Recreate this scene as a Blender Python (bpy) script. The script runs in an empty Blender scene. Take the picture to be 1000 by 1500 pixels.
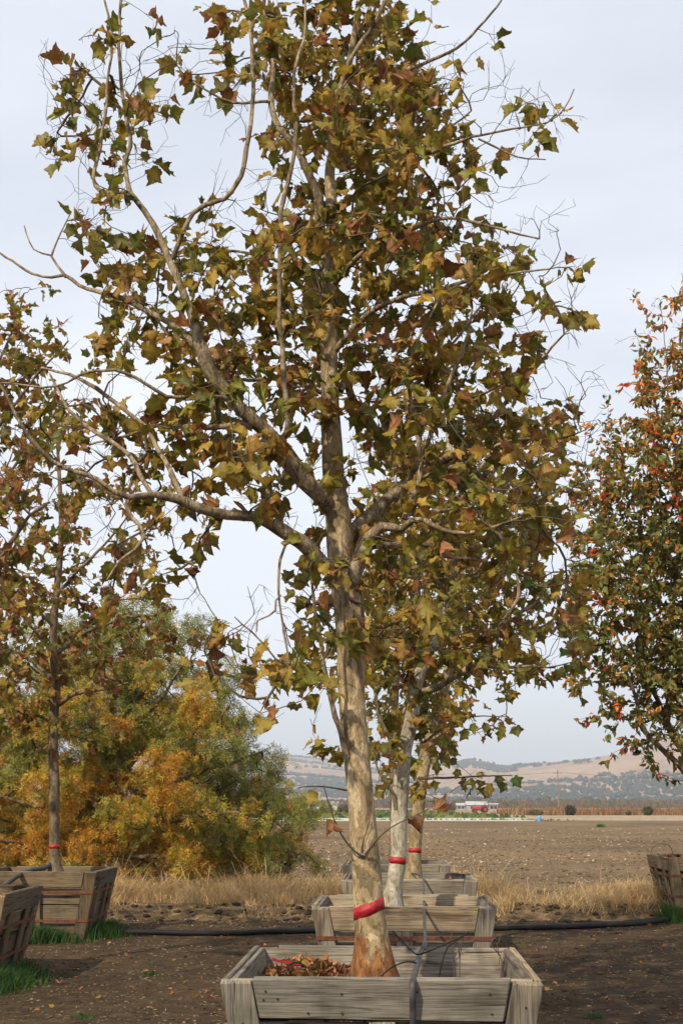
import bpy, bmesh, math, random
import numpy as np
from mathutils import Vector, Matrix, Euler

# ------------------------------------------------------------------ camera, sky, sun, exposure
scene = bpy.context.scene
COL = scene.collection
F = 1950.0                       # focal length in pixels of the 1000 x 1500 photograph
CAMZ = 1.6
TH = math.atan(430.0 / F)        # the camera looks a little upwards; the horizon lies at y = 1180
camd = bpy.data.cameras.new('camera')
camd.sensor_fit = 'VERTICAL'; camd.sensor_height = 36.0; camd.lens = F / 1500.0 * 36.0
camd.clip_start = 0.05; camd.clip_end = 40000.0
cam = bpy.data.objects.new('camera', camd); COL.objects.link(cam)
cam.location = (0, 0, CAMZ); cam.rotation_euler = (math.pi / 2 + TH, 0, 0)
scene.camera = cam

SUN_EL, SUN_AZ = math.radians(40), math.radians(-34)     # sun behind the camera, to the left
sdir = Vector((math.sin(SUN_AZ) * math.cos(SUN_EL), -math.cos(SUN_AZ) * math.cos(SUN_EL), math.sin(SUN_EL)))
sund = bpy.data.lights.new('sun', 'SUN'); sund.energy = 5.0; sund.angle = math.radians(1.2); sund.color = (1.0, 0.87, 0.67)
sun = bpy.data.objects.new('sun', sund); COL.objects.link(sun)
sun.location = (-20, -20, 30); sun.rotation_euler = sdir.to_track_quat('Z', 'Y').to_euler()

world = bpy.data.worlds.new('World'); scene.world = world; world.use_nodes = True
wn = world.node_tree.nodes; wl = world.node_tree.links
wn.clear()
w_out = wn.new('ShaderNodeOutputWorld'); w_bg = wn.new('ShaderNodeBackground'); w_bg.inputs[1].default_value = 0.1
w_sky = wn.new('ShaderNodeTexSky'); w_sky.sky_type = 'NISHITA'; w_sky.sun_disc = False
w_sky.sun_elevation = SUN_EL; w_sky.sun_rotation = math.pi + SUN_AZ
w_sky.dust_density = 3.0; w_sky.air_density = 1.0; w_sky.ozone_density = 1.0
w_tc = wn.new('ShaderNodeTexCoord'); w_map = wn.new('ShaderNodeMapping'); w_map.inputs['Scale'].default_value = (1.0, 1.0, 3.0)
w_noise = wn.new('ShaderNodeTexNoise'); w_noise.inputs['Scale'].default_value = 1.6; w_noise.inputs['Detail'].default_value = 5.0
w_noise.inputs['Roughness'].default_value = 0.5; w_noise.inputs['Distortion'].default_value = 0.4
w_mr = wn.new('ShaderNodeMapRange'); w_mr.inputs[1].default_value = 0.3; w_mr.inputs[2].default_value = 0.7
w_mr.inputs[3].default_value = 0.58; w_mr.inputs[4].default_value = 0.98
w_mix = wn.new('ShaderNodeMixRGB'); w_mix.inputs[2].default_value = (9.0, 9.45, 10.3, 1)    # thin high cloud veil
wl.new(w_tc.outputs['Generated'], w_map.inputs[0]); wl.new(w_map.outputs[0], w_noise.inputs['Vector'])
wl.new(w_noise.outputs['Fac'], w_mr.inputs[0]); wl.new(w_mr.outputs[0], w_mix.inputs[0])
wl.new(w_sky.outputs[0], w_mix.inputs[1]); wl.new(w_mix.outputs[0], w_bg.inputs[0]); wl.new(w_bg.outputs[0], w_out.inputs[0])

scene.view_settings.view_transform = 'Standard'; scene.view_settings.look = 'None'
scene.view_settings.exposure = 0.2; scene.view_settings.gamma = 1.0; scene.view_settings.use_curve_mapping = False
scene.render.engine = 'CYCLES'
scene.cycles.use_denoising = True
scene.cycles.max_bounces = 6; scene.cycles.volume_bounces = 0; scene.cycles.diffuse_bounces = 3
scene.cycles.transparent_max_bounces = 4

rng = np.random.default_rng(7)
random.seed(7)

# ------------------------------------------------------------------ pixel helpers
cT, sT = math.cos(TH), math.sin(TH)
def pix(px, py, Y):
    """photo pixel -> world point at ground distance Y"""
    r, u = (px - 500.0) / F, (750.0 - py) / F
    k = Y / (cT - u * sT)
    return np.array((r * k, Y, CAMZ + (sT + u * cT) * k))
def axial(Y, z): return Y * cT + (z - CAMZ) * sT
def proj(p):
    d = p[1] * cT + (p[2] - CAMZ) * sT
    u = (-p[1] * sT + (p[2] - CAMZ) * cT) / d
    return 500 + F * p[0] / d, 750 - F * u, d

# ------------------------------------------------------------------ object helpers
def tag(o, label=None, cat=None, group=None, kind=None):
    if label: o['label'] = label
    if cat: o['category'] = cat
    if group: o['group'] = group
    if kind: o['kind'] = kind
    return o
def empty(name, loc, rz=0.0):
    o = bpy.data.objects.new(name, None); COL.objects.link(o); o.location = loc; o.rotation_euler = (0, 0, rz)
    o.empty_display_size = 0.2
    return o
def mesh_np(name, V, faces, mat, smooth=False, col=None):
    """V (n,3); faces either (m,k) array or list of lists"""
    me = bpy.data.meshes.new(name)
    V = np.asarray(V, dtype=np.float32)
    if isinstance(faces, np.ndarray):
        m, k = faces.shape
        me.vertices.add(len(V)); me.vertices.foreach_set('co', V.ravel())
        me.loops.add(m * k); me.loops.foreach_set('vertex_index', faces.astype(np.int32).ravel())
        me.polygons.add(m); me.polygons.foreach_set('loop_start', np.arange(0, m * k, k, dtype=np.int32))
        me.update(calc_edges=True)
    else:
        me.from_pydata(V.tolist(), [], faces); me.update()
    if smooth: me.polygons.foreach_set('use_smooth', np.ones(len(me.polygons), dtype=bool))
    if col is not None:
        a = me.color_attributes.new('col', 'FLOAT_COLOR', 'POINT')
        c = np.ones((len(V), 4), dtype=np.float32); c[:, :3] = col
        a.data.foreach_set('color', c.ravel())
    if mat: me.materials.append(mat)
    return me
def link(name, me, parent=None, loc=None):
    o = bpy.data.objects.new(name, me); COL.objects.link(o)
    if parent is not None: o.parent = parent
    if loc is not None: o.location = loc
    return o
def bm_obj(name, bm, mat, parent=None, loc=None, smooth=False):
    me = bpy.data.meshes.new(name); bm.to_mesh(me); bm.free()
    if smooth: me.polygons.foreach_set('use_smooth', np.ones(len(me.polygons), dtype=bool))
    me.materials.append(mat)
    return link(name, me, parent, loc)

# vectorised value noise
def _h(ix, iy, iz, s):
    n = (ix * 374761393 + iy * 668265263 + iz * 1274126177 + s * 951274213) & 0xFFFFFFFF
    n = ((n ^ (n >> 13)) * 1274126177) & 0xFFFFFFFF
    return ((n ^ (n >> 16)) & 0xFFFFFF) / float(0xFFFFFF)
def vnoise(x, y, z=0.0, s=0):
    x, y, z = np.broadcast_arrays(np.asarray(x, float), np.asarray(y, float), np.asarray(z, float))
    ix, iy, iz = np.floor(x).astype(np.int64), np.floor(y).astype(np.int64), np.floor(z).astype(np.int64)
    fx, fy, fz = x - ix, y - iy, z - iz
    fx, fy, fz = [f * f * (3 - 2 * f) for f in (fx, fy, fz)]
    r = 0
    for a in (0, 1):
        for b in (0, 1):
            for c in (0, 1):
                w = (fx if a else 1 - fx) * (fy if b else 1 - fy) * (fz if c else 1 - fz)
                r = r + w * _h(ix + a, iy + b, iz + c, s)
    return r
def fbm(x, y, z=0.0, s=0, o=4, g=0.5):
    r, a, t = 0, 1.0, 0
    x, y, z = np.asarray(x, float), np.asarray(y, float), np.asarray(z, float)
    for i in range(o):
        r = r + a * vnoise(x * 2 ** i, y * 2 ** i, z * 2 ** i, s + i); t += a; a *= g
    return r / t
def sstep(a, b, x):
    t = np.clip((np.asarray(x, float) - a) / (b - a), 0, 1); return t * t * (3 - 2 * t)

# ------------------------------------------------------------------ materials
def new_mat(name):
    m = bpy.data.materials.new(name); m.use_nodes = True
    nt = m.node_tree; b = nt.nodes['Principled BSDF']
    return m, nt, b
def N(nt, t, **kw):
    n = nt.nodes.new(t)
    for k, v in kw.items():
        if k in n.inputs: n.inputs[k].default_value = v
        else: setattr(n, k, v)
    return n
def ramp(nt, stops):
    n = nt.nodes.new('ShaderNodeValToRGB'); cr = n.color_ramp
    while len(cr.elements) < len(stops): cr.elements.new(0.5)
    for e, (p, c) in zip(cr.elements, stops): e.position = p; e.color = (*c, 1)
    return n
def noise(nt, vec, scale, detail=4, rough=0.55, dist=0.0):
    n = N(nt, 'ShaderNodeTexNoise', Scale=scale, Detail=detail, Roughness=rough, Distortion=dist)
    if vec is not None: nt.links.new(vec, n.inputs['Vector'])
    return n
def mixc(nt, f, a, b, mode='MIX'):
    n = nt.nodes.new('ShaderNodeMixRGB'); n.blend_type = mode
    for i, v in ((0, f), (1, a), (2, b)):
        if hasattr(v, 'is_output') or isinstance(v, bpy.types.NodeSocket): nt.links.new(v, n.inputs[i])
        elif isinstance(v, (int, float)): n.inputs[i].default_value = v
        else: n.inputs[i].default_value = (*v, 1)
    return n.outputs[0]
def bump(nt, b, h, strength=0.5, dist=0.02):
    n = N(nt, 'ShaderNodeBump', Strength=strength, Distance=dist)
    nt.links.new(h, n.inputs['Height']); nt.links.new(n.outputs[0], b.inputs['Normal'])

def plain(name, c, rough=0.7, var=0.25, scale=6.0, metal=0.0, spec=0.3):
    m, nt, b = new_mat(name); tc = N(nt, 'ShaderNodeTexCoord')
    n = noise(nt, tc.outputs['Object'], scale, 5)
    r = ramp(nt, [(0.3, tuple(x * (1 - var) for x in c)), (0.7, tuple(min(1, x * (1 + var)) for x in c))])
    nt.links.new(n.outputs['Fac'], r.inputs[0]); nt.links.new(r.outputs[0], b.inputs['Base Color'])
    b.inputs['Roughness'].default_value = rough; b.inputs['Metallic'].default_value = metal
    b.inputs['Specular IOR Level'].default_value = spec
    return m

def leaf_mat(name, trans=0.3, spec=0.35, rough=0.5, nscale=38.0):
    m, nt, b = new_mat(name)
    a = N(nt, 'ShaderNodeVertexColor', layer_name='col')
    geo = N(nt, 'ShaderNodeNewGeometry')
    n = noise(nt, geo.outputs['Position'], nscale, 4, 0.65)
    r = ramp(nt, [(0.3, (0.6, 0.58, 0.55)), (0.55, (1, 1, 1)), (0.75, (1.3, 1.2, 1.05))])
    nt.links.new(n.outputs['Fac'], r.inputs[0])
    c = mixc(nt, 1.0, a.outputs[0], r.outputs[0], 'MULTIPLY')
    nt.links.new(c, b.inputs['Base Color'])
    b.inputs['Roughness'].default_value = rough; b.inputs['Specular IOR Level'].default_value = spec
    tr = N(nt, 'ShaderNodeBsdfTranslucent'); nt.links.new(c, tr.inputs[0])
    mx = N(nt, 'ShaderNodeMixShader'); mx.inputs[0].default_value = trans
    nt.links.new(b.outputs[0], mx.inputs[1]); nt.links.new(tr.outputs[0], mx.inputs[2])
    nt.links.new(mx.outputs[0], nt.nodes['Material Output'].inputs[0])
    return m
M_LEAF = leaf_mat('sycamore_leaf', 0.42, 0.3, 0.5)
M_SMALL = leaf_mat('small_leaf', 0.4, 0.25, 0.55, 20)
M_DRY = leaf_mat('dry_leaf', 0.12, 0.15, 0.8, 50)
M_GRASS = leaf_mat('grass_blade', 0.42, 0.2, 0.6, 8)
M_FAR = leaf_mat('far_foliage', 0.0, 0.1, 0.9, 0.25)

def wood_mat(name, base, dark, green=0.25):
    m, nt, b = new_mat(name)
    tc = N(nt, 'ShaderNodeTexCoord'); oi = N(nt, 'ShaderNodeObjectInfo')
    add = N(nt, 'ShaderNodeVectorMath', operation='ADD'); sc = N(nt, 'ShaderNodeVectorMath', operation='SCALE')
    comb = N(nt, 'ShaderNodeCombineXYZ'); 
    nt.links.new(oi.outputs['Random'], comb.inputs[0]); nt.links.new(oi.outputs['Random'], comb.inputs[2])
    nt.links.new(comb.outputs[0], sc.inputs[0]); sc.inputs['Scale'].default_value = 37.0
    nt.links.new(tc.outputs['Object'], add.inputs[0]); nt.links.new(sc.outputs[0], add.inputs[1])
    mp = N(nt, 'ShaderNodeMapping'); mp.inputs['Scale'].default_value = (0.55, 9, 15)
    nt.links.new(add.outputs[0], mp.inputs[0])
    g = noise(nt, mp.outputs[0], 4.0, 7, 0.68, 1.4)            # grain along the board
    mp2 = N(nt, 'ShaderNodeMapping'); mp2.inputs['Scale'].default_value = (1.1, 6, 6)
    nt.links.new(add.outputs[0], mp2.inputs[0])
    wv = N(nt, 'ShaderNodeTexWave', wave_type='BANDS', bands_direction='Z', Scale=2.6, Distortion=9.0, Detail=3.0)
    wv.inputs['Detail Scale'].default_value = 0.7
    nt.links.new(mp2.outputs[0], wv.inputs['Vector'])
    big = noise(nt, add.outputs[0], 3.5, 4)
    r = ramp(nt, [(0.3, dark), (0.5, base), (0.72, tuple(min(1, x * 1.35) for x in base))])
    nt.links.new(g.outputs['Fac'], r.inputs[0])
    wr = ramp(nt, [(0.0, (0.74, 0.72, 0.7)), (0.35, (1, 1, 1)), (1, (1.08, 1.07, 1.05))])
    nt.links.new(wv.outputs['Fac'], wr.inputs[0])
    c = mixc(nt, 0.75, r.outputs[0], wr.outputs[0], 'MULTIPLY')
    br = ramp(nt, [(0.33, (0.55, 0.56, 0.5)), (0.5, (1, 1, 1)), (0.7, (1.15, 1.08, 0.95))])
    nt.links.new(big.outputs['Fac'], br.inputs[0])
    c = mixc(nt, 0.8, c, br.outputs[0], 'MULTIPLY')
    orr = ramp(nt, [(0.0, (0.62, 0.62, 0.62)), (0.5, (0.95, 0.95, 0.95)), (1, (1.22, 1.14, 1.0))])
    nt.links.new(oi.outputs['Random'], orr.inputs[0])
    c = mixc(nt, 1.0, c, orr.outputs[0], 'MULTIPLY')
    wn2 = N(nt, 'ShaderNodeTexWhiteNoise', noise_dimensions='1D'); nt.links.new(oi.outputs['Random'], wn2.inputs['W'])
    hue = ramp(nt, [(0.0, (1.05, 0.98, 0.90)), (0.45, (1, 1, 1)), (1, (0.90, 0.95, 0.98))]); nt.links.new(wn2.outputs['Value'], hue.inputs[0])
    c = mixc(nt, 1.0, c, hue.outputs[0], 'MULTIPLY')
    mp3 = N(nt, 'ShaderNodeMapping'); mp3.inputs['Scale'].default_value = (0.7, 16, 26); nt.links.new(add.outputs[0], mp3.inputs[0])
    ck = noise(nt, mp3.outputs[0], 2.6, 2, 0.4, 0.3); ckr = ramp(nt, [(0.27, (0.12, 0.1, 0.09)), (0.31, (1, 1, 1))]); nt.links.new(ck.outputs['Fac'], ckr.inputs[0])
    c = mixc(nt, 0.9, c, ckr.outputs[0], 'MULTIPLY')
    st = noise(nt, mp2.outputs[0], 1.3, 3, 0.5, 0.6)           # dark weather stains
    sr = ramp(nt, [(0.57, (1, 1, 1)), (0.70, (0.25, 0.23, 0.22))])
    nt.links.new(st.outputs['Fac'], sr.inputs[0])
    c = mixc(nt, 0.8, c, sr.outputs[0], 'MULTIPLY')
    nt.links.new(c, b.inputs['Base Color']); b.inputs['Roughness'].default_value = 0.88
    b.inputs['Specular IOR Level'].default_value = 0.15
    bump(nt, b, g.outputs['Fac'], 0.55, 0.008)
    return m
M_WOOD = wood_mat('weathered_wood', (0.258, 0.226, 0.186), (0.065, 0.053, 0.042))
M_WOODD = wood_mat('darker_wood', (0.185, 0.145, 0.10), (0.055, 0.042, 0.03))

def bark_mat(name, cols, orange=0.0, zor=0.3, scale=7.0):
    m, nt, b = new_mat(name); tc = N(nt, 'ShaderNodeTexCoord')
    mp = N(nt, 'ShaderNodeMapping'); mp.inputs['Scale'].default_value = (1.25, 1.25, 0.55)
    nt.links.new(tc.outputs['Object'], mp.inputs[0])
    n1 = noise(nt, mp.outputs[0], scale, 8, 0.64, 1.1)
    r = ramp(nt, [(0.36, cols[0]), (0.385, cols[1]), (0.455, cols[1]), (0.475, cols[2]), (0.545, cols[2]), (0.565, cols[3]), (0.66, cols[3]), (0.69, cols[1])])
    nt.links.new(n1.outputs['Fac'], r.inputs[0])
    n2 = noise(nt, mp.outputs[0], scale * 6, 5, 0.7)
    r2 = ramp(nt, [(0.34, (0.42, 0.38, 0.33)), (0.46, (1, 1, 1)), (0.7, (1.22, 1.2, 1.15))])
    nt.links.new(n2.outputs['Fac'], r2.inputs[0])
    c = mixc(nt, 0.9, r.outputs[0], r2.outputs[0], 'MULTIPLY')
    vo = N(nt, 'ShaderNodeTexVoronoi', Scale=scale * 1.6); nt.links.new(mp.outputs[0], vo.inputs['Vector'])
    vr = ramp(nt, [(0.10, (0.4, 0.36, 0.3)), (0.17, (1, 1, 1))]); nt.links.new(vo.outputs['Distance'], vr.inputs[0])
    c = mixc(nt, 0.6, c, vr.outputs[0], 'MULTIPLY')
    if orange > 0:
        sep = N(nt, 'ShaderNodeSeparateXYZ'); nt.links.new(tc.outputs['Object'], sep.inputs[0])
        no = noise(nt, mp.outputs[0], 15.0, 7, 0.72, 0.6)
        ad = N(nt, 'ShaderNodeMath', operation='MULTIPLY_ADD'); nt.links.new(no.outputs['Fac'], ad.inputs[0]); ad.inputs[1].default_value = -0.95
        nt.links.new(sep.outputs[2], ad.inputs[2])
        orr = ramp(nt, [(0.0, (1, 1, 1)), (0.035, (0, 0, 0))])
        mr = N(nt, 'ShaderNodeMapRange'); mr.inputs[1].default_value = zor - 0.50; mr.inputs[2].default_value = zor + 0.6
        nt.links.new(ad.outputs[0], mr.inputs[0]); nt.links.new(mr.outputs[0], orr.inputs[0])
        n3 = noise(nt, mp.outputs[0], 24, 7, 0.72, 0.5)
        oc = ramp(nt, [(0.3, (0.045, 0.025, 0.015)), (0.47, (0.17, 0.075, 0.028)), (0.62, (0.33, 0.15, 0.05)), (0.8, (0.42, 0.28, 0.13))])
        nt.links.new(n3.outputs['Fac'], oc.inputs[0])
        f = N(nt, 'ShaderNodeMath', operation='MULTIPLY'); nt.links.new(orr.outputs[0], f.inputs[0]); f.inputs[1].default_value = orange
        c = mixc(nt, f.outputs[0], c, oc.outputs[0])
    nt.links.new(c, b.inputs['Base Color']); b.inputs['Roughness'].default_value = 0.85
    b.inputs['Specular IOR Level'].default_value = 0.2
    sm = N(nt, 'ShaderNodeMath', operation='ADD'); nt.links.new(n1.outputs['Fac'], sm.inputs[0]); nt.links.new(n2.outputs['Fac'], sm.inputs[1])
    bump(nt, b, sm.outputs[0], 0.8, 0.016)
    return m
M_BARK = bark_mat('sycamore_bark', [(0.095, 0.07, 0.04), (0.185, 0.14, 0.08), (0.30, 0.225, 0.125), (0.46, 0.37, 0.235)], 1.0, 0.33)
M_BARKG = bark_mat('grey_sycamore_bark', [(0.16, 0.14, 0.105), (0.25, 0.22, 0.165), (0.36, 0.325, 0.25), (0.47, 0.44, 0.36)], 0.9, 0.12)
M_BARKT = bark_mat('tan_sycamore_bark', [(0.12, 0.09, 0.05), (0.19, 0.145, 0.08), (0.28, 0.21, 0.115), (0.36, 0.28, 0.17)], 0.9, 0.12)
M_BARKD = bark_mat('brown_bark', [(0.055, 0.042, 0.03), (0.10, 0.075, 0.05), (0.15, 0.11, 0.07), (0.19, 0.15, 0.10)])
M_LIMB = bark_mat('limb_bark', [(0.075, 0.058, 0.04), (0.15, 0.116, 0.075), (0.25, 0.195, 0.125), (0.38, 0.31, 0.21)], 0, 0.3, 11)
M_TWIG = plain('twig_bark', (0.095, 0.07, 0.048), 0.85, 0.35, 12)
M_DARKTWIG = plain('dark_twig_bark', (0.05, 0.038, 0.028), 0.85, 0.35, 12)

def tape_mat():
    m, nt, b = new_mat('red_tape'); tc = N(nt, 'ShaderNodeTexCoord')
    n = noise(nt, tc.outputs['Object'], 40, 4)
    r = ramp(nt, [(0.35, (0.24, 0.004, 0.009)), (0.65, (0.38, 0.010, 0.014))]); nt.links.new(n.outputs['Fac'], r.inputs[0])
    nt.links.new(r.outputs[0], b.inputs['Base Color']); b.inputs['Roughness'].default_value = 0.55
    bump(nt, b, n.outputs['Fac'], 0.9, 0.008)
    return m
M_TAPE = tape_mat()
M_RUST = plain('rusty_strap', (0.16, 0.065, 0.035), 0.8, 0.5, 30, 0.2)
M_NAIL = plain('nail_head', (0.05, 0.035, 0.028), 0.7, 0.3, 40, 0.4)
M_HOSEG = plain('grey_drip_hose', (0.055, 0.053, 0.05), 0.5, 0.5, 14, 0, 0.35)
M_HOSEB = plain('black_poly_pipe', (0.012, 0.012, 0.013), 0.6, 0.3, 10, 0, 0.2)
M_WHITE = plain('white_plastic', (0.40, 0.40, 0.38), 0.5, 0.1, 1)
M_WHITEROOF = plain('white_metal_roof', (0.36, 0.37, 0.38), 0.5, 0.08, 0.5)
M_SHED = plain('pale_wall', (0.30, 0.28, 0.25), 0.8, 0.1, 0.5)
M_BLUE = plain('blue_plastic', (0.12, 0.30, 0.62), 0.45, 0.1, 3)
M_RED = plain('tractor_red', (0.42, 0.03, 0.035), 0.4, 0.15, 3)
M_TYRE = plain('tyre_rubber', (0.02, 0.02, 0.02), 0.85, 0.2, 3)
M_GLASS = plain('dark_glass', (0.03, 0.035, 0.04), 0.1, 0.1, 3, 0, 0.6)
M_POLE = plain('pole_wood', (0.20, 0.165, 0.13), 0.9, 0.2, 2)
M_FLAG = plain('pink_flagging', (0.6, 0.12, 0.18), 0.5, 0.2, 20)
M_GREENP = plain('green_emitter', (0.02, 0.32, 0.16), 0.45, 0.1, 20)

def ground_mat(name, stops, scale, fine=60.0, flecks=None, bumpd=0.03, bs=0.6, big=0.35):
    m, nt, b = new_mat(name); geo = N(nt, 'ShaderNodeNewGeometry'); P = geo.outputs['Position']
    n1 = noise(nt, P, scale, 8, 0.68)
    r = ramp(nt, stops); nt.links.new(n1.outputs['Fac'], r.inputs[0])
    n2 = noise(nt, P, fine, 6, 0.72)
    r2 = ramp(nt, [(0.28, (0.45, 0.43, 0.41)), (0.5, (1, 1, 1)), (0.72, (1.5, 1.45, 1.38))]); nt.links.new(n2.outputs['Fac'], r2.inputs[0])
    c = mixc(nt, 0.9, r.outputs[0], r2.outputs[0], 'MULTIPLY')
    n0 = noise(nt, P, big, 4)
    r0 = ramp(nt, [(0.32, (0.66, 0.66, 0.68)), (0.5, (1, 1, 1)), (0.7, (1.35, 1.27, 1.12))]); nt.links.new(n0.outputs['Fac'], r0.inputs[0])
    c = mixc(nt, 0.85, c, r0.outputs[0], 'MULTIPLY')
    if flecks:
        col, lo, fs = flecks
        n3 = noise(nt, P, fs, 3, 0.6); r3 = ramp(nt, [(lo, (0, 0, 0)), (lo + 0.05, (1, 1, 1))]); nt.links.new(n3.outputs['Fac'], r3.inputs[0])
        c = mixc(nt, r3.outputs[0], c, col)
    nt.links.new(c, b.inputs['Base Color']); b.inputs['Roughness'].default_value = 0.95
    b.inputs['Specular IOR Level'].default_value = 0.1
    sm = N(nt, 'ShaderNodeMath', operation='ADD'); nt.links.new(n1.outputs['Fac'], sm.inputs[0]); nt.links.new(n2.outputs['Fac'], sm.inputs[1])
    bump(nt, b, sm.outputs[0], bs, bumpd)
    return m
M_YARD = ground_mat('shade_darkened_yard_soil', [(0.3, (0.036, 0.023, 0.013)), (0.5, (0.065, 0.043, 0.024)), (0.7, (0.108, 0.074, 0.042))], 5.0, 38,
                    ((0.17, 0.125, 0.075), 0.66, 26.0), 0.03, 0.8, 0.55)  # dark brown soil, with shade of unseen trees also put into the base colour
M_FIELD = ground_mat('ploughed_field_soil', [(0.3, (0.100, 0.068, 0.038)), (0.5, (0.152, 0.106, 0.060)), (0.7, (0.205, 0.146, 0.085))], 3.0, 14,
                     ((0.34, 0.27, 0.17), 0.665, 9.0), 0.04, 0.7, 0.12)
M_VERGE = ground_mat('straw_strewn_soil', [(0.3, (0.075, 0.053, 0.034)), (0.5, (0.16, 0.112, 0.062)), (0.7, (0.29, 0.21, 0.115))], 6.0, 30, None, 0.05, 0.9, 0.6)
M_FARG = ground_mat('dry_farmland', [(0.3, (0.17, 0.125, 0.08)), (0.5, (0.24, 0.175, 0.11)), (0.7, (0.31, 0.225, 0.14))], 0.02, 0.3, None, 0.1, 0.2, 0.004)
M_CROP = ground_mat('green_crop_ground', [(0.3, (0.07, 0.10, 0.03)), (0.5, (0.12, 0.15, 0.045)), (0.7, (0.20, 0.20, 0.06))], 0.15, 1.0, None, 0.1, 0.3, 0.03)
M_HILL = ground_mat('golden_hill_grass', [(0.3, (0.25, 0.165, 0.095)), (0.5, (0.30, 0.20, 0.12)), (0.7, (0.36, 0.245, 0.15))], 0.006, 0.05, None, 0.5, 0.2, 0.0015)
M_BOXSOIL = ground_mat('potting_soil', [(0.3, (0.07, 0.045, 0.028)), (0.5, (0.15, 0.10, 0.06)), (0.7, (0.27, 0.19, 0.12))], 8.0, 60, None, 0.03, 0.8, 1.5)

# ------------------------------------------------------------------ tubes
def frames(P):
    T = np.gradient(P, axis=0); T /= np.linalg.norm(T, axis=1)[:, None] + 1e-9
    ref = np.array((1.0, 0, 0)) if abs(T[0][0]) < 0.9 else np.array((0, 1.0, 0))
    U = np.zeros_like(P); u = np.cross(T[0], ref); u /= np.linalg.norm(u)
    for i in range(len(P)):
        u = u - T[i] * np.dot(u, T[i]); u /= np.linalg.norm(u) + 1e-9; U[i] = u
    return T, U, np.cross(T, U)
def tube(P, R, n=8, knob=0.0, seed=0, cap=True):
    P = np.asarray(P, float); R = np.asarray(R, float)
    T, U, W = frames(P); a = np.arange(n) * 2 * math.pi / n
    rad = R[:, None] * np.ones(n)[None]
    if knob:
        s = np.concatenate([[0], np.cumsum(np.linalg.norm(np.diff(P, axis=0), axis=1))])
        q = 1 / max(R.max(), 1e-3)
        rad = rad * (1 + knob * (fbm(np.cos(a)[None] * 1.1 + 5, np.sin(a)[None] * 1.1 + 5, (s * q * 0.45)[:, None], seed, 3) - 0.5) * 2)
    V = P[:, None] + rad[..., None] * (np.cos(a)[None, :, None] * U[:, None] + np.sin(a)[None, :, None] * W[:, None])
    V = V.reshape(-1, 3); m = len(P)
    i = np.arange(m - 1)[:, None] * n; j = np.arange(n)[None]; k = (j + 1) % n
    Fq = np.stack([i + j, i + k, i + n + k, i + n + j], -1).reshape(-1, 4)
    if cap:
        V = np.vstack([V, P[-1] + T[-1] * R[-1] * 0.8]); t = len(V) - 1
        tri = np.stack([(m - 1) * n + j[0], (m - 1) * n + k[0], np.full(n, t), np.full(n, t)], -1)
        Fq = np.vstack([Fq, tri])
    return V, Fq
def quads_to_faces(Fq):
    return [list(f) if f[2] != f[3] else list(f[:3]) for f in Fq.tolist()]
def join(parts):
    Vs, Fs, o = [], [], 0
    for V, Q in parts: Vs.append(V); Fs.append(Q + o); o += len(V)
    return np.vstack(Vs), np.vstack(Fs)
def catmull(P, step):
    P = np.asarray(P, float)
    if len(P) == 2: P = np.vstack([P[0], (P[0] + P[1]) / 2, P[1]])
    E = np.vstack([2 * P[0] - P[1], P, 2 * P[-1] - P[-2]]); out = []
    for i in range(1, len(E) - 2):
        n = max(1, int(np.linalg.norm(E[i + 1][:3] - E[i][:3]) / step))
        for t in np.arange(n) / n:
            out.append(0.5 * (2 * E[i] + (E[i + 1] - E[i - 1]) * t + (2 * E[i - 1] - 5 * E[i] + 4 * E[i + 1] - E[i + 2]) * t * t
                              + (3 * E[i] - E[i - 1] - 3 * E[i + 1] + E[i + 2]) * t ** 3))
    out.append(P[-1]); return np.array(out)

# ------------------------------------------------------------------ the ground
def grid_sheet(name, xs, ys, hf, mat, kind='structure', label=None):
    """xs(y) -> array of columns for each row"""
    rows = [np.stack([xs(y), np.full(len(xs(y)), y)], -1) for y in ys]
    P = np.array(rows); nr, nc = P.shape[:2]
    z = hf(P[..., 0], P[..., 1]); V = np.dstack([P, z]).reshape(-1, 3)
    i = np.arange(nr - 1)[:, None] * nc + np.arange(nc - 1)[None]
    Q = np.stack([i, i + 1, i + nc + 1, i + nc], -1).reshape(-1, 4)
    o = link(name, mesh_np(name, V, Q, mat, True)); tag(o, label, None, None, kind)
    return o
def yard_h(x, y): return 0.03 * (fbm(x * 0.7, y * 0.7, 0, 3, 3) - 0.5) + 0.022 * (fbm(x * 6, y * 6, 0, 5, 3) - 0.5)
def verge_h(x, y):
    return -0.09 + sstep(19.3, 20.6, y) * (1 - sstep(23.0, 25.0, y)) * (0.17 + 0.16 * fbm(x * 0.9, y * 0.9, 0, 9, 3)) + 0.07 * (fbm(x * 5, y * 5, 0, 11, 3) - 0.5) * sstep(19.3, 20.0, y)
def field_h(x, y):
    near = 1 - sstep(60, 140, y)
    return -0.02 + (0.11 * (fbm(x * 2.2, y * 2.2, 0, 21, 4) - 0.5) + 0.05 * (vnoise(x * 7, y * 7, 0, 25) - 0.5) * (1 - sstep(30, 45, y))) * near
ground = link('ground', mesh_np('ground', [(-9000, -9000, -0.16), (9000, -9000, -0.16), (9000, 12000, -0.16), (-9000, 12000, -0.16)], np.array([[0, 1, 2, 3]]), M_FARG))
tag(ground, 'dry tan farmland running out to the hills', None, None, 'structure')
ys_y = np.concatenate([np.linspace(-14, 9.5, 30), np.linspace(9.6, 19.9, 160)])
yard = grid_sheet('yard', lambda y: np.linspace(-16, 16, 260), ys_y, yard_h, M_YARD, label='bare brown soil of the nursery yard, tree shade put into its dark tone')
verge = grid_sheet('verge', lambda y: np.linspace(-22, 22, 300), np.linspace(19.2, 25.4, 60), verge_h, M_VERGE, label='low bank of straw and soil along the field')
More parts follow.
